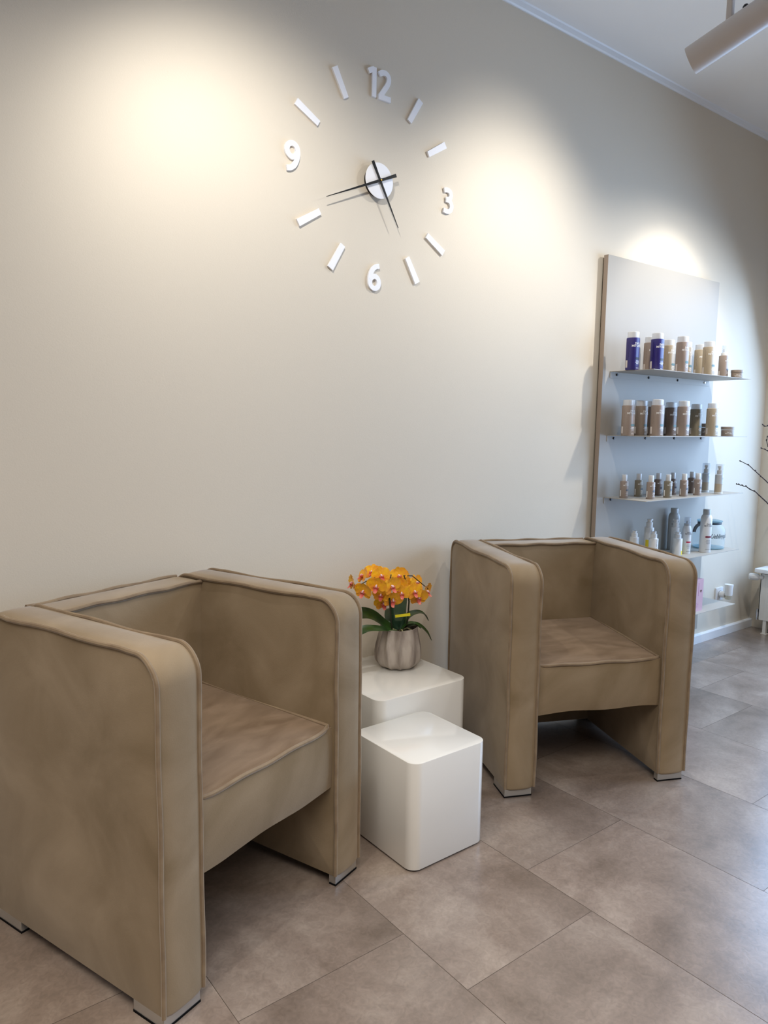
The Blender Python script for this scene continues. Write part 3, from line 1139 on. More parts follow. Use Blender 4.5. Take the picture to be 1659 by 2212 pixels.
for key, x, y, s, lab in (
        ('pink', 3.099, -0.120, 0.960, 'pinkish taupe bottle leftmost on the second shelf'),
        ('taupe', 3.206, -0.120, 0.962, 'taupe bottle, second from the left on the second shelf'),
        ('dark', 3.350, -0.095, 0.968, 'dark taupe bottle mostly hidden behind the tallest second-shelf bottle'),
        ('pink', 3.218, -0.200, 0.985, 'tall pinkish taupe bottle at the near front of the second shelf'),
        ('dark', 3.503, -0.100, 0.965, 'dark taupe bottle in the middle of the second shelf, set back'),
        ('pink', 3.452, -0.200, 0.985, 'pinkish taupe front-row bottle in the middle of the second shelf'),
        ('olive', 3.722, -0.115, 0.950, 'dark olive bottle behind the rightmost tall second-shelf bottle'),
        ('beige', 3.734, -0.200, 0.970, 'rightmost tall bottle on the second shelf, light olive beige')):
    place(key, x, y, SHELF_Z[1], lab, G2, scale=(1, 1, s))


def spray_bottle():
    t = thing('spray_bottle', 'pinkish spray bottle with clear nozzle cap beside the jar on the top shelf', 'bottle', (3.906, -0.150, SHELF_Z[0]))
    r, pw = 0.0235, 2.8
    mb = MB(); mb.lathe([(r * .94, 0), (r, .003), (r, .118), (r * .97, .122), (r * .72, .124)], 36, power=pw)
    mb.build('bottle_body', M['b_pink'], t, angle=35)
    mb = MB(); mb.lathe([(0.0155, .124), (0.0155, .137), (0.012, .138), (0.0075, .140), (0.0075, .158)], 24)
    mb.build('collar', M['b_white'], t, angle=35)
    mb = MB(); mb.lathe([(0.0125, .139), (0.0125, .174), (0.0115, .176)], 24)
    mb.build('nozzle_cap', M['clearcap'], t, angle=35)
    mb = MB(); brand(mb, r, pw, FRONT, 0.098, 0.009)
    for k, w_ in enumerate((0.016, 0.020)):
        wrap_print(mb, r, pw, rect_geo(w_, 0.0016), FRONT, 0.034 - 0.006 * k)
    mb.build('lettering', M['print'], t, smooth=False)
    mb = MB(); wrap_print(mb, r, pw, pill_geo(0.022, 0.009), FRONT, 0.048)
    mb.build('colour_badge', M['slate'], t, smooth=False)
    mb = MB(); wrap_print(mb, r, pw, rect_geo(0.009, 0.030), R(-204), 0.026)
    mb.build('barcode', M['barcode'], t, smooth=False)


spray_bottle()


def cream_jar(label, x, y, z, r, h, body, rz=0.0):
    t = thing('cream_jar', label, 'jar', (x, y, z), rz)
    mb = MB(); mb.lathe([(r * .90, 0), (r * .93, .002), (r * .97, h * .68)], 40)
    mb.build('jar_body', M[body], t, angle=35)
    mb = MB(); mb.lathe([(r, h * .70), (r * 1.01, h * .72), (r * 1.01, h * .98), (r * .97, h)], 40)
    mb.build('lid', M[body], t, angle=35)
    mb = MB()
    wrap_print(mb, r * .955, 2, text_geo('PAUL', 0.008, res=1), R(-140), h * .36, 0.0012)
    wrap_print(mb, r * .955, 2, text_geo('MITCHELL', 0.008, res=1), R(-140), h * .36 - .0065, 0.0012)
    mb.build('lettering', M['print'], t, smooth=False)
    return t


cream_jar('squat taupe cream jar at the right end of the top shelf', 3.950, -0.205, SHELF_Z[0], 0.031, 0.046, 'b_taupe')
cream_jar('squat taupe cream jar alone at the right end of the second shelf', 3.958, -0.170, SHELF_Z[1], 0.034, 0.052, 'b_taupe')
cream_jar('dark small jar peeking out behind the rightmost tall second-shelf bottle', 3.880, -0.085, SHELF_Z[1], 0.024, 0.068, 'b_dark')
cream_jar('small pale white jar just right of the tall second-shelf bottle', 3.958, -0.075, SHELF_Z[1], 0.022, 0.068, 'b_white')

mini_bottle('m_pink', 'b_pink', 'slate')
mini_bottle('m_olive', 'b_olive', 'slate')
mini_bottle('m_dark', 'b_dark', 'darkpill')
G3 = 'travel size bottles on the third shelf'
for key, x, y, lab in (
        ('m_pink', 3.133, -0.095, 'small travel bottle standing leftmost on the third shelf'),
        ('m_olive', 3.269, -0.087, 'small olive taupe travel bottle, second from the left on the third shelf'),
        ('m_pink', 3.202, -0.197, 'small travel bottle nearest the front corner of the third shelf'),
        ('m_dark', 3.418, -0.103, 'small darker travel bottle right behind the front corner one, third shelf'),
        ('m_olive', 3.351, -0.199, 'small olive travel bottle left of the third shelf middle, front row'),
        ('m_dark', 3.531, -0.117, 'small dark travel bottle nearly hidden behind the front-row olive one'),
        ('m_pink', 3.495, -0.201, 'small pinkish travel bottle standing by itself right of the third shelf middle'),
        ('m_dark', 3.709, -0.122, 'small dark travel bottle behind the rightmost small front one, third shelf'),
        ('m_pink', 3.622, -0.204, 'rightmost small travel bottle of the third shelf front row')):
    place(key, x, y, SHELF_Z[2], lab, G3)


def serum(label, x, y):
    t = thing('serum_pump_bottle', label, 'bottle', (x, y, SHELF_Z[2]), 0, 'clear capped pump bottles on the third shelf')
    r = 0.0215
    mb = MB(); mb.lathe([(r * .95, 0), (r, .002), (r, .010)], 32); mb.build('foot_ring', M['b_white'], t, angle=35)
    mb = MB(); mb.lathe([(r * .96, .010), (r * .96, .055)], 32); mb.build('liquid_part', M['b_beige'], t, angle=35)
    mb = MB(); mb.lathe([(r * .96, .055), (r * .96, .102), (r * .6, .106)], 32); mb.build('upper_part', M['b_grey'], t, angle=35)
    mb = MB(); mb.lathe([(.012, .106), (.012, .126), (.006, .128), (.006, .136), (.009, .137), (.009, .148)], 20); mb.build('pump', M['b_beige'], t, angle=35)
    mb = MB(); mb.lathe([(r * .98, .104), (r * .96, .156), (r * .9, .159)], 32, cap_bot=False); mb.build('clear_cap', M['clearcap'], t, angle=35)
    mb = MB(); wrap_print(mb, r * .96, 2, rect_geo(.016, .0014), FRONT, .085)
    for k in range(4):
        wrap_print(mb, r * .96, 2, rect_geo(.013, .0012), FRONT, .078 - .008 * k)
    mb.build('lettering', M['print_grey'], t, smooth=False)


serum('clear capped pump bottle set back on the third shelf, in front of the panel edge', 3.862, -0.116)
serum('clear capped pump bottle standing alone at the right of the third shelf', 3.813, -0.217)

# fourth shelf
Z4 = SHELF_Z[3]


def pump_bottle(label, x, y, r, hb, htot, yellow=False, rz=0.0, spout=1, yz=0.05):
    t = thing('pump_bottle', label, 'bottle', (x, y, Z4), rz, 'white pump bottles on the fourth shelf')
    mb = MB(); mb.lathe([(r * .94, 0), (r, .003), (r, hb - .004), (r * .96, hb), (r * .7, hb + .001)], 36)
    mb.build('bottle_body', M['b_white'], t, angle=35)
    c = htot - hb
    mb = MB(); mb.lathe([(r * .68, hb), (r * .68, hb + c * .62), (r * .60, hb + c * .66), (r * .42, hb + c * .68), (r * .42, hb + c * .8), (r * .50, hb + c * .82), (r * .50, htot)], 24)
    mb.box(0, r * .95, -r * .2, r * .2, htot - c * .17, htot)
    mb.build('pump', M['b_white'], t, angle=35)
    mb = MB()
    wrap_print(mb, r, 2, vertical_text('PAUL MITCHELL', r * .42), R(-110), hb * .72)
    mb.build('lettering', M['print_grey'], t, smooth=False)
    if yellow:
        mb = MB(); wrap_print(mb, r, 2, rect_geo(r * 2.0, yz, 0, 0, 14), R(-130), yz / 2 + .002, .0004)
        mb.build('yellow_label', M['yellow'], t, smooth=False)


pump_bottle('small white pump bottle leftmost on the fourth shelf, above the armchair', 3.190, -0.130, .022, .118, .149, rz=.5)
pump_bottle('tall white pump bottle with yellow label patch, back left of the fourth shelf', 3.365, -0.100, .0235, .150, .192, True, yz=.085)
pump_bottle('small white pump bottle overlapping the tall left one on the fourth shelf', 3.281, -0.180, .023, .110, .145, rz=.3)
pump_bottle('small white pump bottle with yellow base in the middle of the fourth shelf', 3.530, -0.165, .024, .088, .121, True, rz=1.6, yz=.022)
pump_bottle('tall white pump bottle with yellow lower half behind the small yellow based one', 3.572, -0.125, .0215, .138, .180, True, rz=1.2, yz=.064)


def spray_can(label, x, y, r, hb, hcap, htot, body, cap, pill, clear=False):
    t = thing('spray_can', label, 'spray can', (x, y, Z4), 0, 'spray cans on the fourth shelf')
    mb = MB()
    mb.lathe([(r * .93, 0), (r, .003), (r, hb - .028), (r * .97, hb - .018), (r * .86, hb - .007), (r * .70, hb)], 40)
    mb.build('can_body', M[body], t, angle=40)
    mb = MB()
    if clear:
        mb.lathe([(r * .72, hb), (r * .70, htot - .002), (r * .66, htot)], 32, cap_bot=False)
        mb.build('clear_cap', M['clearcap'], t, angle=35)
        mb = MB(); mb.lathe([(r * .72, hb - .001), (r * .72, hb + .010), (r * .3, hb + .012), (r * .3, hb + .024)], 24)
        mb.build('nozzle', M['b_grey'], t, angle=35)
    else:
        mb.lathe([(r * .66, hb), (r * .66, htot - .002), (r * .62, htot)], 36)
        mb.build('cap', M[cap], t, angle=35)
    mb = MB(); brand(mb, r, 2, R(-118), hb * .74, r * .40)
    for k, w_ in enumerate((.8, 1.0, .9, .7)):
        wrap_print(mb, r, 2, rect_geo(w_ * r, .0013), R(-118), hb * .33 - .006 * k)
    wrap_print(mb, r, 2, rect_geo(r, .0013), R(-118), hb * .09)
    mb.build('lettering', M['print_grey'], t, smooth=False)
    mb = MB(); wrap_print(mb, r, 2, pill_geo(r * 1.25, r * .34), R(-118), hb * .42)
    mb.build('colour_badge', M[pill], t, smooth=False)


spray_can('tall pale grey spray can at the back of the fourth shelf', 3.662, -0.060, .0295, .203, .02, .229, 'b_grey', 'b_grey', 'slate')
spray_can('white spray can with a clear cap and red badge on the fourth shelf', 3.612, -0.167, .0225, .150, .02, .194, 'b_white', 'b_white', 'red', clear=True)
spray_can('large white spray can with maroon badge in front of the glass jar', 3.741, -0.201, .0290, .203, .02, .232, 'b_white', 'b_grey', 'maroon')

# glass storage jar with strap and lettering
jar = thing('glass_storage_jar', 'blue tinted glass jar with leather strap and black script lettering', 'jar', (3.905, -0.132, Z4))
jr = 0.083
mb = MB()
mb.lathe([(jr * .90, 0), (jr * .985, .006), (jr, .02), (jr, .095), (jr * .97, .110), (jr * .88, .124), (jr * .76, .132), (jr * .73, .135), (jr * .73, .146)], 56, cap_top=False)
mb.build('jar_body', M['jarglass'], jar, angle=60)
mb = MB(); mb.lathe([(jr * .895, .0005), (jr * .98, .0045), (jr * .98, .007), (jr * .5, .008)], 48)
mb.build('thick_base', M['jarrim'], jar, angle=60)
mb = MB(); mb.lathe([(jr * .745, .135), (jr * .75, .136), (jr * .75, .1425), (jr * .745, .1435)], 48)
mb.build('neck_band', M['ink'], jar, angle=35)
mb = MB(); mb.lathe([(jr * .72, .1465), (jr * .80, .148), (jr * .81, .153), (jr * .74, .156), (jr * .3, .158), (jr * .12, .158), (jr * .1, .163)], 48)
mb.build('lid', M['jarrim'], jar, angle=50)
mb = MB()
wrap_print(mb, jr, 2, text_geo('Lieblingsplatz', 0.034, shear=0.45, res=4, bold=0.0005, xscale=0.70), R(-103), .064, .0015)
mb.build('lettering', M['ink'], jar, smooth=False)
# strap: a leather band arching from the neck out to the left
pts = []
for k in range(17):
    a = k / 16
    dd = 0.040 + 0.066 * math.sin(a * PI / 2)
    pts.append(Vector((-0.55 * dd, 0.70 * dd - 0.02, 0.143 - 0.058 * a ** 1.7)))
mb = MB()
vs, fs = [], []
for k, p in enumerate(pts):
    tdir = (pts[min(k + 1, 16)] - pts[max(k - 1, 0)]).normalized()
    hd = Vector((-0.62, 0.78, 0))
    th_ = math.atan2(tdir.z, tdir.dot(hd))
    wd = (hd * -math.sin(th_) + Vector((0, 0, 1)) * math.cos(th_)) * 0.0085
    nn = Vector((-0.78, -0.62, 0)) * 0.0013
    vs += [p + nn + wd, p + nn - wd, p - nn - wd, p - nn + wd]
for k in range(16):
    a = 4 * k
    for j in range(4):
        fs.append((a + j, a + (j + 1) % 4, a + 4 + (j + 1) % 4, a + 4 + j))
fs += [(3, 2, 1, 0), (64, 65, 66, 67)]
mb.add(vs, fs)
mb.build('leather_strap', M['leather'], jar, angle=30)

# pink carton on the lowest shelf
pb = thing('pink_carton', 'slim pink cardboard box on the lowest shelf behind the armchair arm', 'box', (3.672, -0.205, SHELF_Z[4]))
mb = MB(); mb.box(-0.034, 0.034, -0.022, 0.022, 0, 0.172)
mb.build('box_body', M['pinkbox'], pb, smooth=False)
mb = MB()
for k in range(4):
    mb.box(-.030 + .0, -.030 + .014 + .004 * (k % 3), -.0225, -.0221, .02 + .008 * k, .0215 + .008 * k)
for k in range(10):
    mb.box(-0.014, -0.010, -.0225, -.0221, .085 + .007 * k, .090 + .007 * k)
mb.build('printed_lines', M['pinkprint'], pb, smooth=False)
mb = MB()
pts = []
for k in range(32):
    a = 2 * PI * k / 32
    pts.append((0.008 * math.sin(a) ** 3 + 0.012, -.0226, 0.108 + 0.0075 * (13 * math.cos(a) - 5 * math.cos(2 * a) - 2 * math.cos(3 * a) - math.cos(4 * a)) / 13))
mb.add(pts, [tuple(range(31, -1, -1))])
mb.build('heart_mark', M['brownprint'], pb, smooth=False)

# ------------------------------------------------------------------ wall socket + plug-in air freshener
sk = thing('wall_socket', 'white wall socket low on the wall beside the shelves', 'socket', (4.345, WY, 0.272))
mb = MB(); rounded_prism(mb, -0.041, 0.041, -0.041, 0.041, 0, 0.010, 0.005, 0.001, 4)
o = mb.build('socket_plate', M['trim'], sk, angle=30); o.rotation_euler = (R(90), 0, 0)
mb = MB(); mb.lathe([(0.026, 0.010), (0.026, 0.0125), (0.0215, 0.0125), (0.0205, 0.004)], 36, M4=RX, cap_bot=False)
mb.build('socket_well', M['trim'], sk, angle=30)
af = thing('air_freshener', 'white plug-in air freshener stuck in the wall socket', 'air freshener', (4.345, WY - 0.0135, 0.272))
mb = MB(); mb.lathe([(0.019, 0.0), (0.020, 0.018), (0.017, 0.030)], 32, M4=RX)
mb.build('plug', M['b_white'], af, angle=35)
T_ = Matrix.Translation((0.006, -0.048, 0))
mb = MB(); mb.lathe([(0.022, 0.000), (0.0235, 0.010), (0.0225, 0.035), (0.026, 0.066), (0.0255, 0.068), (0.014, 0.0682)], 36, M4=T_)
mb.build('diffuser_shell', M['b_white'], af, angle=35)
mb = MB(); mb.lathe([(0.012, -0.026), (0.019, -0.023), (0.021, -0.006), (0.0205, 0.0)], 32, M4=T_)
mb.build('fragrance_bottle', M['oil'], af, angle=35)
# ------------------------------------------------------------------ radiator under the window
RX0, RX1, RYa, RYb = 4.640, 4.745, -0.095, -2.6
rd = thing('panel_radiator', 'low white panel radiator standing on legs at the right edge', 'radiator', (4.69, -1.3, 0))
ox, oy = 4.69, -1.3


def rel(x, y):
    return x - ox, y - oy


mb = MB()
n = 60
vs, fs = [], []
ys = [RYa + (RYb - RYa) * k / (n * 4) for k in range(n * 4 + 1)]
for xbase, sg in ((RX0, -1),):
    for k, y in enumerate(ys):
        ph = (y / 0.033) % 1.0
        dd = 0.004 if 0.25 < ph < 0.75 else 0.0
        for z, f in ((0.092, 0), (0.104, 0), (0.122, 1), (0.345, 1), (0.362, 0), (0.378, 0)):
            vs.append((xbase - ox + 0.006 - dd * f, y - oy, z))
    for k in range(len(ys) - 1):
        for j in range(5):
            a = k * 6 + j
            fs.append((a, a + 6, a + 7, a + 1))
mb.add(vs, fs)
mb.box(RX0 + .006 - ox, RX1 - ox, RYb - oy, RYa - oy, 0.088, 0.092)
mb.box(RX0 + .006 - ox, RX1 - ox, RYb - oy, RYa - oy, 0.378, 0.382)
mb.box(RX0 + .006 - ox, RX1 - ox, RYa - oy - .004, RYa - oy, 0.088, 0.382)
mb.box(RX1 - .01 - ox, RX1 - ox, RYb - oy, RYa - oy, 0.088, 0.382)
mb.build('radiator_panel', M['radiator'], rd, angle=30)
for yy in (-0.135, -1.3, -2.5):
    mb = MB(); mb.box(4.650 - ox, 4.672 - ox, yy - oy - 0.010, yy - oy + 0.010, 0.004, 0.10)
    mb.box(4.645 - ox, 4.68 - ox, yy - oy - 0.018, yy - oy + 0.018, 0.0, 0.004)
    mb.build('leg', M['radiator'], rd, smooth=False)
mb = MB(); mb.tube([(4.700 - ox, -0.120 - oy, 0), (4.700 - ox, -0.120 - oy, 0.10)], 0.008, 12)
mb.lathe([(0.020, 0), (0.020, 0.004), (0.010, 0.007)], 20, M4=Matrix.Translation((4.700 - ox, -0.120 - oy, 0)))
mb.build('pipe', M['chrome'], rd)
mb = MB(); mb.tube([(4.652 - ox, -0.088 - oy, 0.085), (4.652 - ox, -0.086 - oy, 0.13), (4.652 - ox, -0.086 - oy, 0.155)], [0.007, 0.011, 0.006], 10)
mb.build('valve', M['chrome'], rd)
mb = MB(); rounded_prism(mb, 4.598 - ox, RX1 + .02 - ox, RYb - oy, -0.075 - oy, 0.394, 0.418, 0.003, 0.0015, 3)
mb.build('cover_board', M['trim'], rd, angle=30)
mb = MB()
for yy in (-0.2, -1.2, -2.3):
    mb.box(4.66 - ox, 4.72 - ox, yy - oy - .02, yy - oy + .02, 0.382, 0.394)
mb.build('bracket', M['chrome'], rd, smooth=False)
# thermostat head pointing away from the radiator's end
TH = Matrix.Translation((4.640 - ox, -0.090 - oy, 0.360)) @ Matrix.Rotation(R(-62), 4, 'Z') @ Matrix.Rotation(R(-90), 4, 'Y')
mb = MB()
mb.lathe([(0.012, -0.02), (0.014, 0.0), (0.020, 0.008), (0.0215, 0.014), (0.0225, 0.042), (0.0205, 0.056), (0.014, 0.062)], 40,
         rfun=lambda th, z: 1 - (0.05 if (int(th / (2 * PI) * 20) % 2 and 0.01 < z < 0.05) else 0), M4=TH)
mb.build('thermostat_head', M['b_white'], rd, angle=30)

# ------------------------------------------------------------------ branches in a vase on the radiator board
va = thing('branch_vase', 'slim vase of bare dark twigs standing on the radiator board', 'vase', (4.68, -0.42, 0.418))
mb = MB()
mb.lathe([(0.040, 0), (0.055, 0.006), (0.062, 0.09), (0.045, 0.18), (0.028, 0.23), (0.032, 0.25), (0.028, 0.25), (0.024, 0.22)], 36, cap_top=False)
mb.build('vase_body', M['vase'], va)
CAMP = Vector((0, -2.2083, 1.27))


BR = [
    ([(4.45, -0.015, 1.088), (4.45, -0.064, 1.066), (4.45, -0.106, 1.032), (4.45, -0.144, 1.001), (4.45, -0.184, 0.968)],
     [(4.50, -0.25, 0.90), (4.58, -0.33, 0.80), (4.66, -0.41, 0.66), (4.68, -0.42, 0.50)], 0.0022, 0.0042),
    ([(4.45, 0.001, 0.946), (4.45, -0.015, 0.945), (4.45, -0.037, 0.940), (4.45, -0.059, 0.936), (4.45, -0.081, 0.922), (4.45, -0.112, 0.911),
      (4.45, -0.143, 0.886), (4.45, -0.165, 0.869), (4.45, -0.193, 0.844)],
     [(4.52, -0.26, 0.78), (4.62, -0.36, 0.69), (4.67, -0.41, 0.62), (4.68, -0.42, 0.48)], 0.0022, 0.0046),
    ([(4.45, -0.132, 1.308), (4.45, -0.145, 1.302), (4.45, -0.159, 1.305)],
     [(4.50, -0.22, 1.25), (4.58, -0.32, 1.05), (4.66, -0.41, 0.75), (4.68, -0.43, 0.5)], 0.0018, 0.0040),
    ([(4.45, -0.134, 1.171), (4.45, -0.155, 1.163), (4.45, -0.170, 1.156)],
     [(4.50, -0.23, 1.12), (4.60, -0.34, 0.92), (4.67, -0.42, 0.68), (4.69, -0.42, 0.48)], 0.0020, 0.0040),
    ([(4.45, -0.159, 1.236), (4.45, -0.158, 1.215), (4.45, -0.168, 1.183)],
     [(4.50, -0.22, 1.08), (4.59, -0.33, 0.88), (4.67, -0.42, 0.64), (4.68, -0.43, 0.45)], 0.0018, 0.0038),
]
rr = random.Random(4)
for vis, hid, r0, r1 in BR:
    path = [Vector(p) for p in vis] + [Vector(p) for p in hid]
    path[:len(vis)] = [CAMP + (p - CAMP) * 0.965 for p in path[:len(vis)]]
    path = [p - Vector((4.68, -0.42, 0.418)) for p in path]
    fine = []
    for k in range(len(path) - 1):
        for j in range(3):
            q = path[k].lerp(path[k + 1], j / 3)
            if j:
                q = q + Vector((rr.uniform(-1, 1), rr.uniform(-1, 1), rr.uniform(-1, 1))) * 0.0012
            fine.append(q)
    fine.append(path[-1])
    NN = len(fine)
    mb = MB()
    mb.tube(fine, [r0 + (r1 - r0) * k / NN for k in range(NN)], 7)
    for k in range(0, int(NN * 0.75), 3):      # buds
        p = fine[k]; q = fine[min(k + 1, NN - 1)]
        d = (p - q).normalized() + Vector((rr.uniform(-.6, .6), rr.uniform(-.6, .6), rr.uniform(-.2, .8)))
        d.normalize()
        mb.tube([p, p + d * 0.004, p + d * 0.008, p + d * 0.012], [0.002, 0.0042, 0.0034, 0.0008], 7)
    mb.build('twig', M['branch'], va)

# ------------------------------------------------------------------ potted orchid
PT = Vector((1.655, -0.170, 0.39))
orc = thing('potted_orchid', 'yellow flowering orchid in a fluted grey concrete pot on the larger cube table', 'potted plant', PT)
NF = 12


def flute(th, z):
    """irregular sharp ribs running down the pot"""
    u = z / 0.148
    a = NF * th / 2 + 0.55 * math.sin(2 * th + 0.7) + 0.42 * math.sin(3.4 * u + 1.5 * math.sin(3 * th))
    rib = (1 - abs(math.sin(a))) ** 1.25
    b_ = NF * 0.8 * th + 1.2 * math.sin(3 * th) + 0.8 * math.sin(5 * u + th)
    return 0.955 + 0.105 * rib * (0.55 + 0.45 * math.cos(1.5 * th + 1.0)) + 0.012 * math.sin(b_)


prof = []
for k in range(25):
    u = k / 24
    z = 0.148 * u
    r_ = 0.052 + 0.036 * math.sin(PI * (0.14 + 0.70 * u ** 0.85)) if u > 0 else 0.060
    r_ = [0.061, 0.071, 0.078, 0.083, 0.086, 0.0875, 0.0885, 0.0890, 0.0892, 0.0890, 0.0886, 0.0880, 0.0872, 0.0862, 0.0850, 0.0838, 0.0824, 0.0810, 0.0796, 0.0782, 0.0768, 0.0755, 0.0744, 0.0736, 0.0730][k]
    prof.append((r_ * 0.985, z))
prof += [(0.0690, 0.148), (0.0665, 0.140), (0.0700, 0.120)]
mb = MB()
mb.lathe(prof, 208, rfun=flute, cap_top=False)
mb.build('pot', M['pot'], orc, angle=60)
mb = MB(); mb.lathe([(0.071, 0.124), (0.045, 0.130), (0.01, 0.133)], 40)
mb.build('bark_soil', M['soil'], orc)


def leaf(path, width, parent, twist=0.0):
    """strap leaf with a fold along the middle"""
    pts = [Vector(p) for p in path]
    fine = []
    NP = 18
    # Catmull-Rom
    P_ = [pts[0] * 2 - pts[1]] + pts + [pts[-1] * 2 - pts[-2]]
    for k in range(NP + 1):
        u = k / NP * (len(pts) - 1)
        i_ = min(int(u), len(pts) - 2); f = u - i_
        a, b, c, d = P_[i_], P_[i_ + 1], P_[i_ + 2], P_[i_ + 3]
        fine.append(0.5 * ((2 * b) + (c - a) * f + (2 * a - 5 * b + 4 * c - d) * f * f + (3 * b - a - 3 * c + d) * f ** 3))
    vs, fs = [], []
    for k, p in enumerate(fine):
        t_ = (fine[min(k + 1, NP)] - fine[max(k - 1, 0)]).normalized()
        side = t_.cross(Vector((0, 0, 1)))
        if side.length < 0.2:
            side = Vector((0.6, -0.8, 0))
        side.normalize()
        up = side.cross(t_).normalized()
        side, up = side * math.cos(twist) + up * math.sin(twist), up * math.cos(twist) - side * math.sin(twist)
        u = k / NP
        w = width * min(1, 0.35 + 1.6 * u) * (1 - max(0, (u - 0.72) / 0.28) ** 2.2) + 0.0012
        for q, h in ((-1, 0.22), (-0.55, 0.06), (0, -0.04), (0.55, 0.06), (1, 0.22)):
            vs.append(p + side * (w * q) + up * (w * h))
        for q, h in ((-0.55, 0.06), (0, -0.04), (0.55, 0.06)):
            vs.append(p + side * (w * q) + up * (w * h - 0.0016))
    for k in range(NP):
        a = 8 * k; b = a + 8
        for j in range(4):
            fs.append((a + j, a + j + 1, b + j + 1, b + j))
        lo = [0, 5, 6, 7, 4]
        for j in range(4):
            fs.append((a + lo[j + 1], a + lo[j], b + lo[j], b + lo[j + 1]))
    mb = MB(); mb.add(vs, fs)
    return mb.build('leaf', M['leaf'], parent, angle=60)


LEAVES = [
    ([(-0.01, 0.0, 0.13), (-0.06, 0.01, 0.165), (-0.12, 0.02, 0.205), (-0.185, 0.02, 0.215), (-0.235, 0.01, 0.20)], 0.024, 0.75),
    ([(-0.01, -0.01, 0.13), (-0.07, -0.02, 0.150), (-0.13, -0.03, 0.165), (-0.18, -0.03, 0.170), (-0.22, -0.03, 0.150)], 0.019, 0.35),
    ([(0.01, 0.0, 0.13), (0.045, 0.01, 0.170), (0.09, 0.02, 0.180), (0.135, 0.02, 0.172), (0.160, 0.015, 0.140)], 0.0145, -0.25),
    ([(0.01, -0.01, 0.13), (0.05, -0.01, 0.148), (0.085, -0.02, 0.140), (0.115, -0.03, 0.110), (0.132, -0.035, 0.080)], 0.015, -0.3),
    ([(0.0, -0.01, 0.13), (0.02, -0.02, 0.155), (0.045, -0.035, 0.158), (0.066, -0.05, 0.140)], 0.016, 0),
    ([(0.0, 0.01, 0.13), (-0.01, 0.04, 0.17), (0.02, 0.08, 0.195), (0.04, 0.10, 0.190)], 0.018, 0.5),
]
for pth, w, tw in LEAVES:
    leaf(pth, w, orc, tw)
mb = MB()
for a in (0.4, 1.9, 3.3, 4.4, 5.6):
    mb.tube([(0.01 * math.cos(a), 0.01 * math.sin(a), 0.132), (0.03 * math.cos(a), 0.03 * math.sin(a), 0.142), (0.055 * math.cos(a), 0.055 * math.sin(a), 0.130)], 0.003, 7)
mb.build('aerial_roots', M['root'], orc)
# support sleeve, tag, flower stems
mb = MB()
mb.lathe([(0.028, 0.135), (0.034, 0.18), (0.040, 0.255)], 24, sx=1.0, sy=0.55, cap_top=False, cap_bot=False, M4=Matrix.Translation((0.005, 0.012, 0)))
mb.build('support_sleeve', M['sleeve'], orc)
mb = MB(); mb.box(-0.028, 0.028, -0.0006, 0.0006, -0.005, 0.005)
o = mb.build('plant_tag', M['tag'], orc, smooth=False, loc=(-0.012, -0.036, 0.198)); o.rotation_euler = (0, R(-6), R(-30))
STEMS = [[(-0.035, -0.005, 0.13), (-0.045, -0.01, 0.18), (-0.055, -0.015, 0.24), (-0.06, -0.01, 0.30), (-0.04, 0.0, 0.345), (-0.09, 0.0, 0.35), (-0.15, 0.0, 0.335), (-0.195, 0.0, 0.32)],
         [(0.022, -0.015, 0.13), (0.026, -0.02, 0.18), (0.030, -0.02, 0.24), (0.030, -0.01, 0.30), (0.02, 0.0, 0.335), (0.06, 0.0, 0.330), (0.10, 0.0, 0.30), (0.14, 0.0, 0.27)]]
for s_ in STEMS:
    MB().tube(s_, [0.0032, 0.003, 0.003, 0.0028, 0.0025, 0.002, 0.0018, 0.0014], 8).build('flower_stem', M['stem'], orc)


def petal_mesh(L_, W_, cup, notch=0.0, n=7, m_=6):
    vs, fs = [], []
    for i_ in range(n + 1):
        u = i_ / n
        wv = W_ * math.sin(PI * min(1, 0.06 + 0.94 * u) ** 0.8) ** 0.62 if u < 1 else W_ * 0.15
        wv = W_ * (max(0.0, 1 - (2 * u - 1.12) ** 2 / 1.26)) ** 0.5 if u > 0.02 else W_ * 0.12
        for j in range(m_ + 1):
            v = -1 + 2 * j / m_
            vs.append(Vector((v * wv, -cup * (u * u) * L_ - cup * 0.5 * v * v * wv * 0.6 + 0.0015 * math.sin(6 * v + 9 * u), u * L_ * (1 - 0.10 * v * v))))
    for i_ in range(n):
        for j in range(m_):
            a = i_ * (m_ + 1) + j
            fs.append((a, a + 1, a + m_ + 2, a + m_ + 1))
    return vs, fs


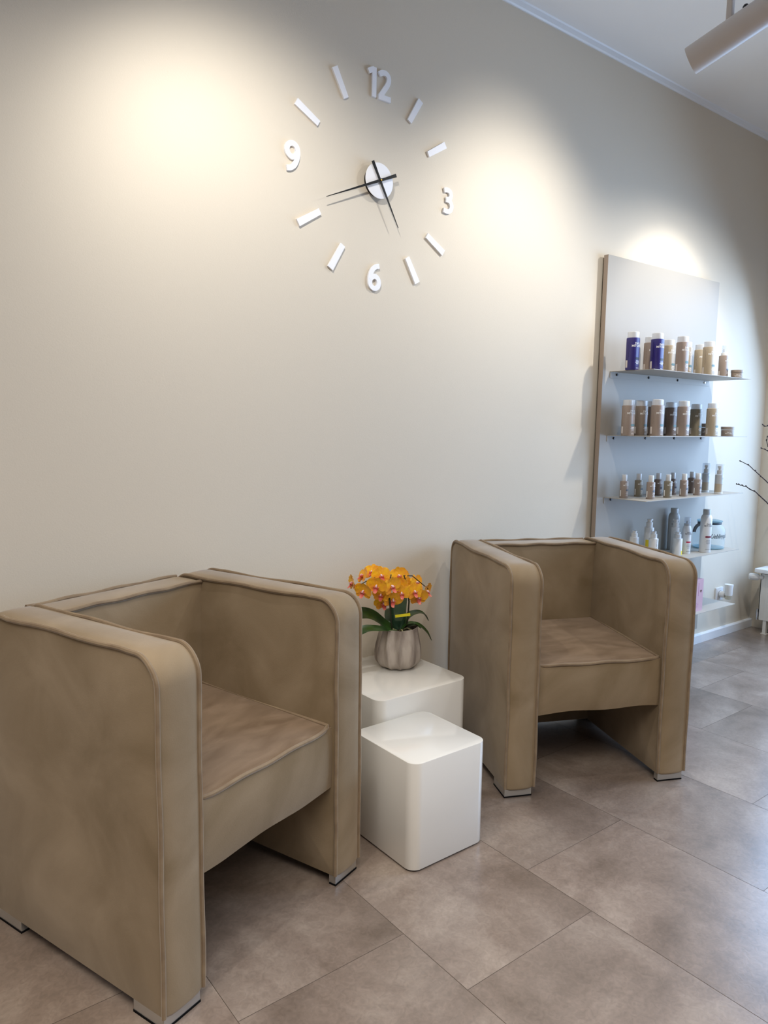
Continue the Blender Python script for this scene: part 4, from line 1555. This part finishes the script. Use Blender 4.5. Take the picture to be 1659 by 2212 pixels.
def make_flower(seed, s=1.0):
    """faces -Y; two broad petals, three sepals; lip as a child"""
    rr_ = random.Random(seed)
    mb = MB()
    for ang, L_, W_, yo in ((0, .034, .0125, .001), (128, .033, .0120, .001), (-128, .033, .0120, .001),
                            (66, .036, .0215, -.001), (-66, .036, .0215, -.001)):
        vs, fs = petal_mesh(L_ * s, W_ * s, rr_.uniform(-0.10, 0.30))
        Mr = Matrix.Rotation(R(ang + rr_.uniform(-6, 6)), 4, 'Y')
        mb.add([Mr @ v + Vector((0, yo, 0)) for v in vs], fs)
    me = mb.mesh('flower', M['petal'], angle=80)
    lb = MB()
    vs, fs = petal_mesh(.019 * s, .0075 * s, 0.9)
    Mr = Matrix.Rotation(R(180), 4, 'Y')
    lb.add([Mr @ v + Vector((0, -0.004, 0)) for v in vs], fs)
    for sg in (-1, 1):
        lb.tube([(0, -.004, -.002), (sg * .006 * s, -.008 * s, -.004 * s), (sg * .008 * s, -.012 * s, .002 * s)], [.003 * s, .0035 * s, .001], 8)
    lb.tube([(0, -.002, .003 * s), (0, -.009 * s, .002 * s), (0, -.012 * s, -.001)], [.003 * s, .0038 * s, .002 * s], 8, mi=1)
    lme = lb.mesh('lip', [M['lip'], M['lipc']], angle=80)
    return me, lme


FM = [make_flower(k) for k in range(4)]
FL = [(-0.178, 0.306, -.02, -35, -12), (-0.155, 0.352, .015, -70, 20), (-0.122, 0.318, -.02, -15, -10), (-0.094, 0.350, -.01, 0, 5),
      (-0.066, 0.312, -.035, 25, 0), (-0.085, 0.278, .0, -20, -15), (-0.043, 0.257, -.015, 5, -20), (-0.018, 0.282, -.035, -10, -10),
      (0.002, 0.334, .01, 10, 15), (0.030, 0.322, .02, 40, 5), (-0.016, 0.306, -.02, -25, 0), (0.046, 0.278, -.03, 10, 0),
      (0.074, 0.252, -.02, 5, -15), (0.092, 0.296, .015, 45, 15), (0.130, 0.262, .0, 50, -5), (0.104, 0.240, .015, 60, -20),
      (-0.196, 0.330, .02, -80, 0), (-0.108, 0.358, .025, -30, 25), (-0.058, 0.242, .02, -10, -25), (0.064, 0.284, .02, 20, 10),
      (0.010, 0.300, .045, 150, 0), (-0.06, 0.30, .05, 170, 0), (0.09, 0.26, .05, 140, 0)]
for k, (dx, dz, dy, yw, pt) in enumerate(FL):
    me, lme = FM[k % 4]
    f = obj('flower', me, orc, loc=(dx, dy, dz))
    # faces roughly the room (towards -Y, turned by yw; camera is to the left)
    f.rotation_euler = (R(-pt), R(random.Random(k).uniform(-15, 15)), R(yw - 25))
    sc_ = 0.92 + 0.16 * random.Random(k + 50).random()
    f.scale = (sc_,) * 3
    obj('lip', lme, f)
